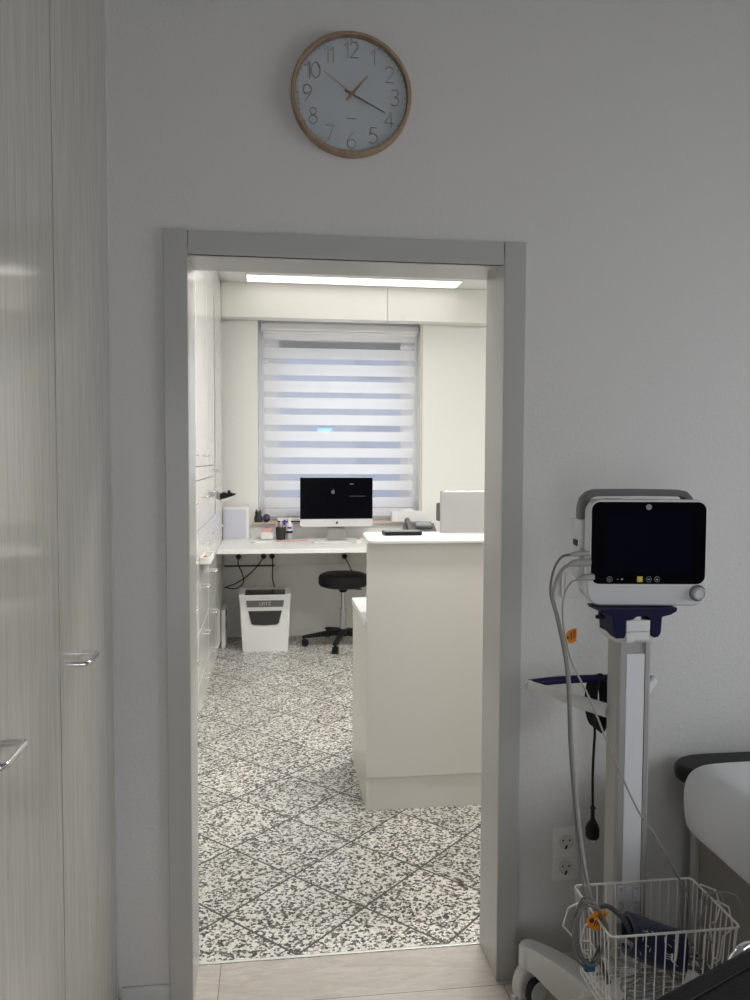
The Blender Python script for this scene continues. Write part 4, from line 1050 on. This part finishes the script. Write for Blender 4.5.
# scanner arm fixed to the cabinet side
sc_ = thing('card_reader', 'black angular device on a white arm sticking out beside the cabinet above the desk', 'device', (FXC+.001, 4.10, 1.152))
b = MB(); b.prism([(0, 0), (.045, .012), (.112, .034), (.118, .046), (.094, .046), (.085, .052), (.05, .048), (.03, .056), (.012, .052), (0, .044)], 'y', -.04, .04, .003); b.build('body', 'black', sc_)
b = MB(); b.lathe([(0, 0), (.011, .0), (.013, .008), (.008, .018), (0, .02)], (.066, -.01, .051), 16); b.build('dial', 'black', sc_)
b = MB(); b.prism([(0, -.016), (.085, .006), (.112, .026), (.10, .028), (.045, .010), (0, -.002)], 'y', -.03, .03, .001); b.build('arm', 'white', sc_)

# ---- windowsill things
SZ = .9455
cat = thing('cat_figurine', 'small dark cat figurine with pink ears on the windowsill', 'figurine', (-.112, 4.47, SZ))
b = MB(); b.lathe([(0, 0), (.030, 0), (.034, .02), (.030, .05), (.024, .062), (.027, .074), (.022, .088), (0, .092)], n=24)
for s_ in (-1, 1): b.lathe([(.011, .0), (.0, .028)], (s_*.015, 0, .082), 12)
b.build('body', 'figure', cat)
b = MB(); b.prism([(-.012, .085), (.012, .085), (.0, .108)], 'y', -.010, -.004); b.build('ears', 'pink', cat)
ball = thing('round_figurine', 'round dark ball figurine with violet patch beside the cat figurine', 'figurine', (-.047, 4.46, SZ))
b = MB(); b.lathe([(0, 0), (.014, .002), (.027, .016), (.031, .034), (.027, .052), (.014, .066), (0, .069)], n=28); b.build('body', 'figure', ball)
b = MB(); b.lathe([(0, .003), (.010, .002), (.012, 0), (0, 0)], (.004, -.0300, .036), 16, 'y'); b.build('face', 'blueink', ball)
wb = thing('flat_device', 'flat white device with dark underside on the sill left of the computer', 'device', (.165, 4.49, SZ))
MB().box(-.12, .12, -.05, .05, 0, .010, .002).build('base', 'black', wb)
MB().box(-.121, .121, -.052, .05, .0105, .030, .004).build('cover', 'white', wb)
tx_ = thing('tissue_box', 'white tissue box with a tissue sticking out on the right end of the windowsill', 'tissue box', (1.128, 4.48, SZ))
MB().box(-.140, .140, -.06, .06, 0, .085, .003).build('box_body', 'white', tx_)
t = bmesh.new(); rnd = random.Random(4); g = []
for i in range(9):
    row = []
    for j in range(4):
        u = i/8; x = -.055+.11*u; row.append(t.verts.new((x, -.012+.008*j+.006*math.sin(i*2+j), .085+(0, .014, .022, .006)[j]*(.6+.7*rnd.random())*math.sin(PI*(.1+.8*u)))))
    g.append(row)
for A, B in zip(g, g[1:]):
    for j in range(3): t.faces.new((A[j], A[j+1], B[j+1], B[j]))
b = MB(); b._merge(t); o = b.build('tissue', 'coated', tx_); o.modifiers.clear(); mod = o.modifiers.new('s', 'SOLIDIFY'); mod.thickness = .0015; mod = o.modifiers.new('ss', 'SUBSURF'); mod.levels = 2; mod.render_levels = 2
# ---- desk telephone
ph = thing('desk_telephone', 'dark grey desk telephone with display behind the reception counter', 'telephone', (1.195, 4.28, DZ+.0005))
b = MB(); b.prism([(-.11, 0), (-.11, .030), (.09, .120), (.10, .115), (.10, 0)], 'x', -.125, .135, .004); b.build('base', 'midgrey', ph)
Rm = Matrix.Translation((0, -.0, .078)) @ Matrix.Rotation(math.radians(24), 4, 'X')
b = MB(); b.box(-.035, .105, .0, .085, .012, .028, .004, mat=Rm); pd = b.build('display_housing', 'midgrey', ph)
MB().box(-.026, .096, .012, .076, .0285, .0295, mat=Rm).build('display', 'alu', pd, False)
b = MB()
for r_ in range(4):
    for c_ in range(3): b.box(-.02+c_*.022, -.004+c_*.022, -.085+r_*.018, -.074+r_*.018, .0, .006, .001, 1, mat=Rm)
b.build('keys', 'logo', ph, False)
b = MB(); b.tube([(-.092, -.09, .035), (-.092, -.085, .068), (-.092, .02, .128), (-.092, .075, .150), (-.092, .095, .118)], .02, 12, radii=[.024, .022, .016, .016, .022, .026]); b.build('handset', 'midgrey', ph)
# device left of the silver computer
dv = thing('card_terminal', 'small dark grey terminal on a white stand left of the silver computer', 'terminal', (.805, 1.62, .795))
b = MB(); b.lathe([(0, 0), (.05, 0), (.05, .008), (.012, .014), (.010, .38), (0, .38)], (.01, 0, 0), 24); b.build('stand', 'white', dv)
b = MB(); b.prism(rrect(-.026, .03, .375, .462, .008), 'y', -.012, .012, .003); b.build('head', 'midgrey', dv)

# ------------------------------------------------------------------ ceiling lamp of the near room (off)
# ------------------------------------------------------------------ lights
def area(name, loc, size, sy, energy, col, rot):
    l = bpy.data.lights.new(name, 'AREA'); l.shape = 'RECTANGLE'; l.size = size; l.size_y = sy; l.energy = energy; l.color = col
    o = bpy.data.objects.new(name, l); COL.objects.link(o); o.location = loc; o.rotation_euler = rot; return o
# daylight entering by the right-hand window
area('window_daylight', (NX1+.62, (wy0+wy1)/2, (wz0+wz1)/2+.30), 1.7, 2.2, 35, (.99, .995, .99), (0, math.radians(66), 0))
area('window_daylight', (.17, NY0-.17, 1.03), 1.1, 1.85, 2.5, (1, .98, .94), (math.radians(90), 0, 0))  # fill light added at the invented back window
# unseen ceiling panel added to raise the light in the far room
lt2 = thing('ceiling_light', 'second LED panel nearer the doorway, out of the picture above', 'ceiling light', (1.15, 2.25, FH))
MB().prism(rrect(-.6, .6, -.105, .105, .004), 'z', -.012, -.0005).build('frame', 'white', lt2)
MB().box(-.59, .59, -.095, .095, -.016, -.0125).build('diffuser', 'led', lt2, False)
area('led_panel_light', (1.15, 2.25, FH-.02), 1.16, .18, 46, (1, .98, .94), (0, 0, 0))

lt3 = thing('ceiling_light', 'LED panel between the doorway and the reception counter, above the picture', 'ceiling light', (.8, .72, FH))  # added out of view to brighten the counter front
MB().prism(rrect(-.6, .6, -.105, .105, .004), 'z', -.012, -.0005).build('frame', 'white', lt3)
MB().box(-.59, .59, -.095, .095, -.016, -.0125).build('diffuser', 'led', lt3, False)
area('led_panel_light', (.8, .72, FH-.02), 1.16, .18, 27, (1, .98, .94), (0, 0, 0))
# sky outside
wd = bpy.data.worlds.new('world'); SC.world = wd; wd.use_nodes = True
nt = wd.node_tree; bg = nt.nodes['Background']
sky = nt.nodes.new('ShaderNodeTexSky'); sky.sky_type = 'PREETHAM' if 'PREETHAM' in [e.identifier for e in sky.bl_rna.properties['sky_type'].enum_items] else sky.sky_type
mixc = nt.nodes.new('ShaderNodeMix'); mixc.data_type = 'RGBA'; mixc.inputs['Factor'].default_value = .9
nt.links.new(sky.outputs[0], mixc.inputs['A']); mixc.inputs['B'].default_value = (.94, .96, 1.0, 1)
nt.links.new(mixc.outputs['Result'], bg.inputs['Color']); bg.inputs['Strength'].default_value = 2.9

# ------------------------------------------------------------------ camera
F, D_, H_ = 800.0, 2.129, 1.464
yaw, pitch, roll = .128, -.051, .004
cy, sy_, cp_, sp_ = math.cos(yaw), math.sin(yaw), math.cos(pitch), math.sin(pitch)
f = Vector((sy_*cp_, cy*cp_, sp_)); r = Vector((cy, -sy_, 0)); u = r.cross(f)
r2 = math.cos(roll)*r + math.sin(roll)*u; u2 = -math.sin(roll)*r + math.cos(roll)*u
cam = bpy.data.cameras.new('camera'); co = bpy.data.objects.new('camera', cam); COL.objects.link(co)
co.matrix_world = Matrix(((r2.x, u2.x, -f.x, 0), (r2.y, u2.y, -f.y, -D_), (r2.z, u2.z, -f.z, H_), (0, 0, 0, 1)))
cam.sensor_fit = 'VERTICAL'; cam.sensor_height = 24; cam.lens = F/1000*24; cam.clip_start = .02
SC.camera = co
SC.view_settings.view_transform = 'Standard'; SC.view_settings.look = 'None'; SC.view_settings.gamma = 1
SC.view_settings.use_curve_mapping = False; SC.view_settings.exposure = 0
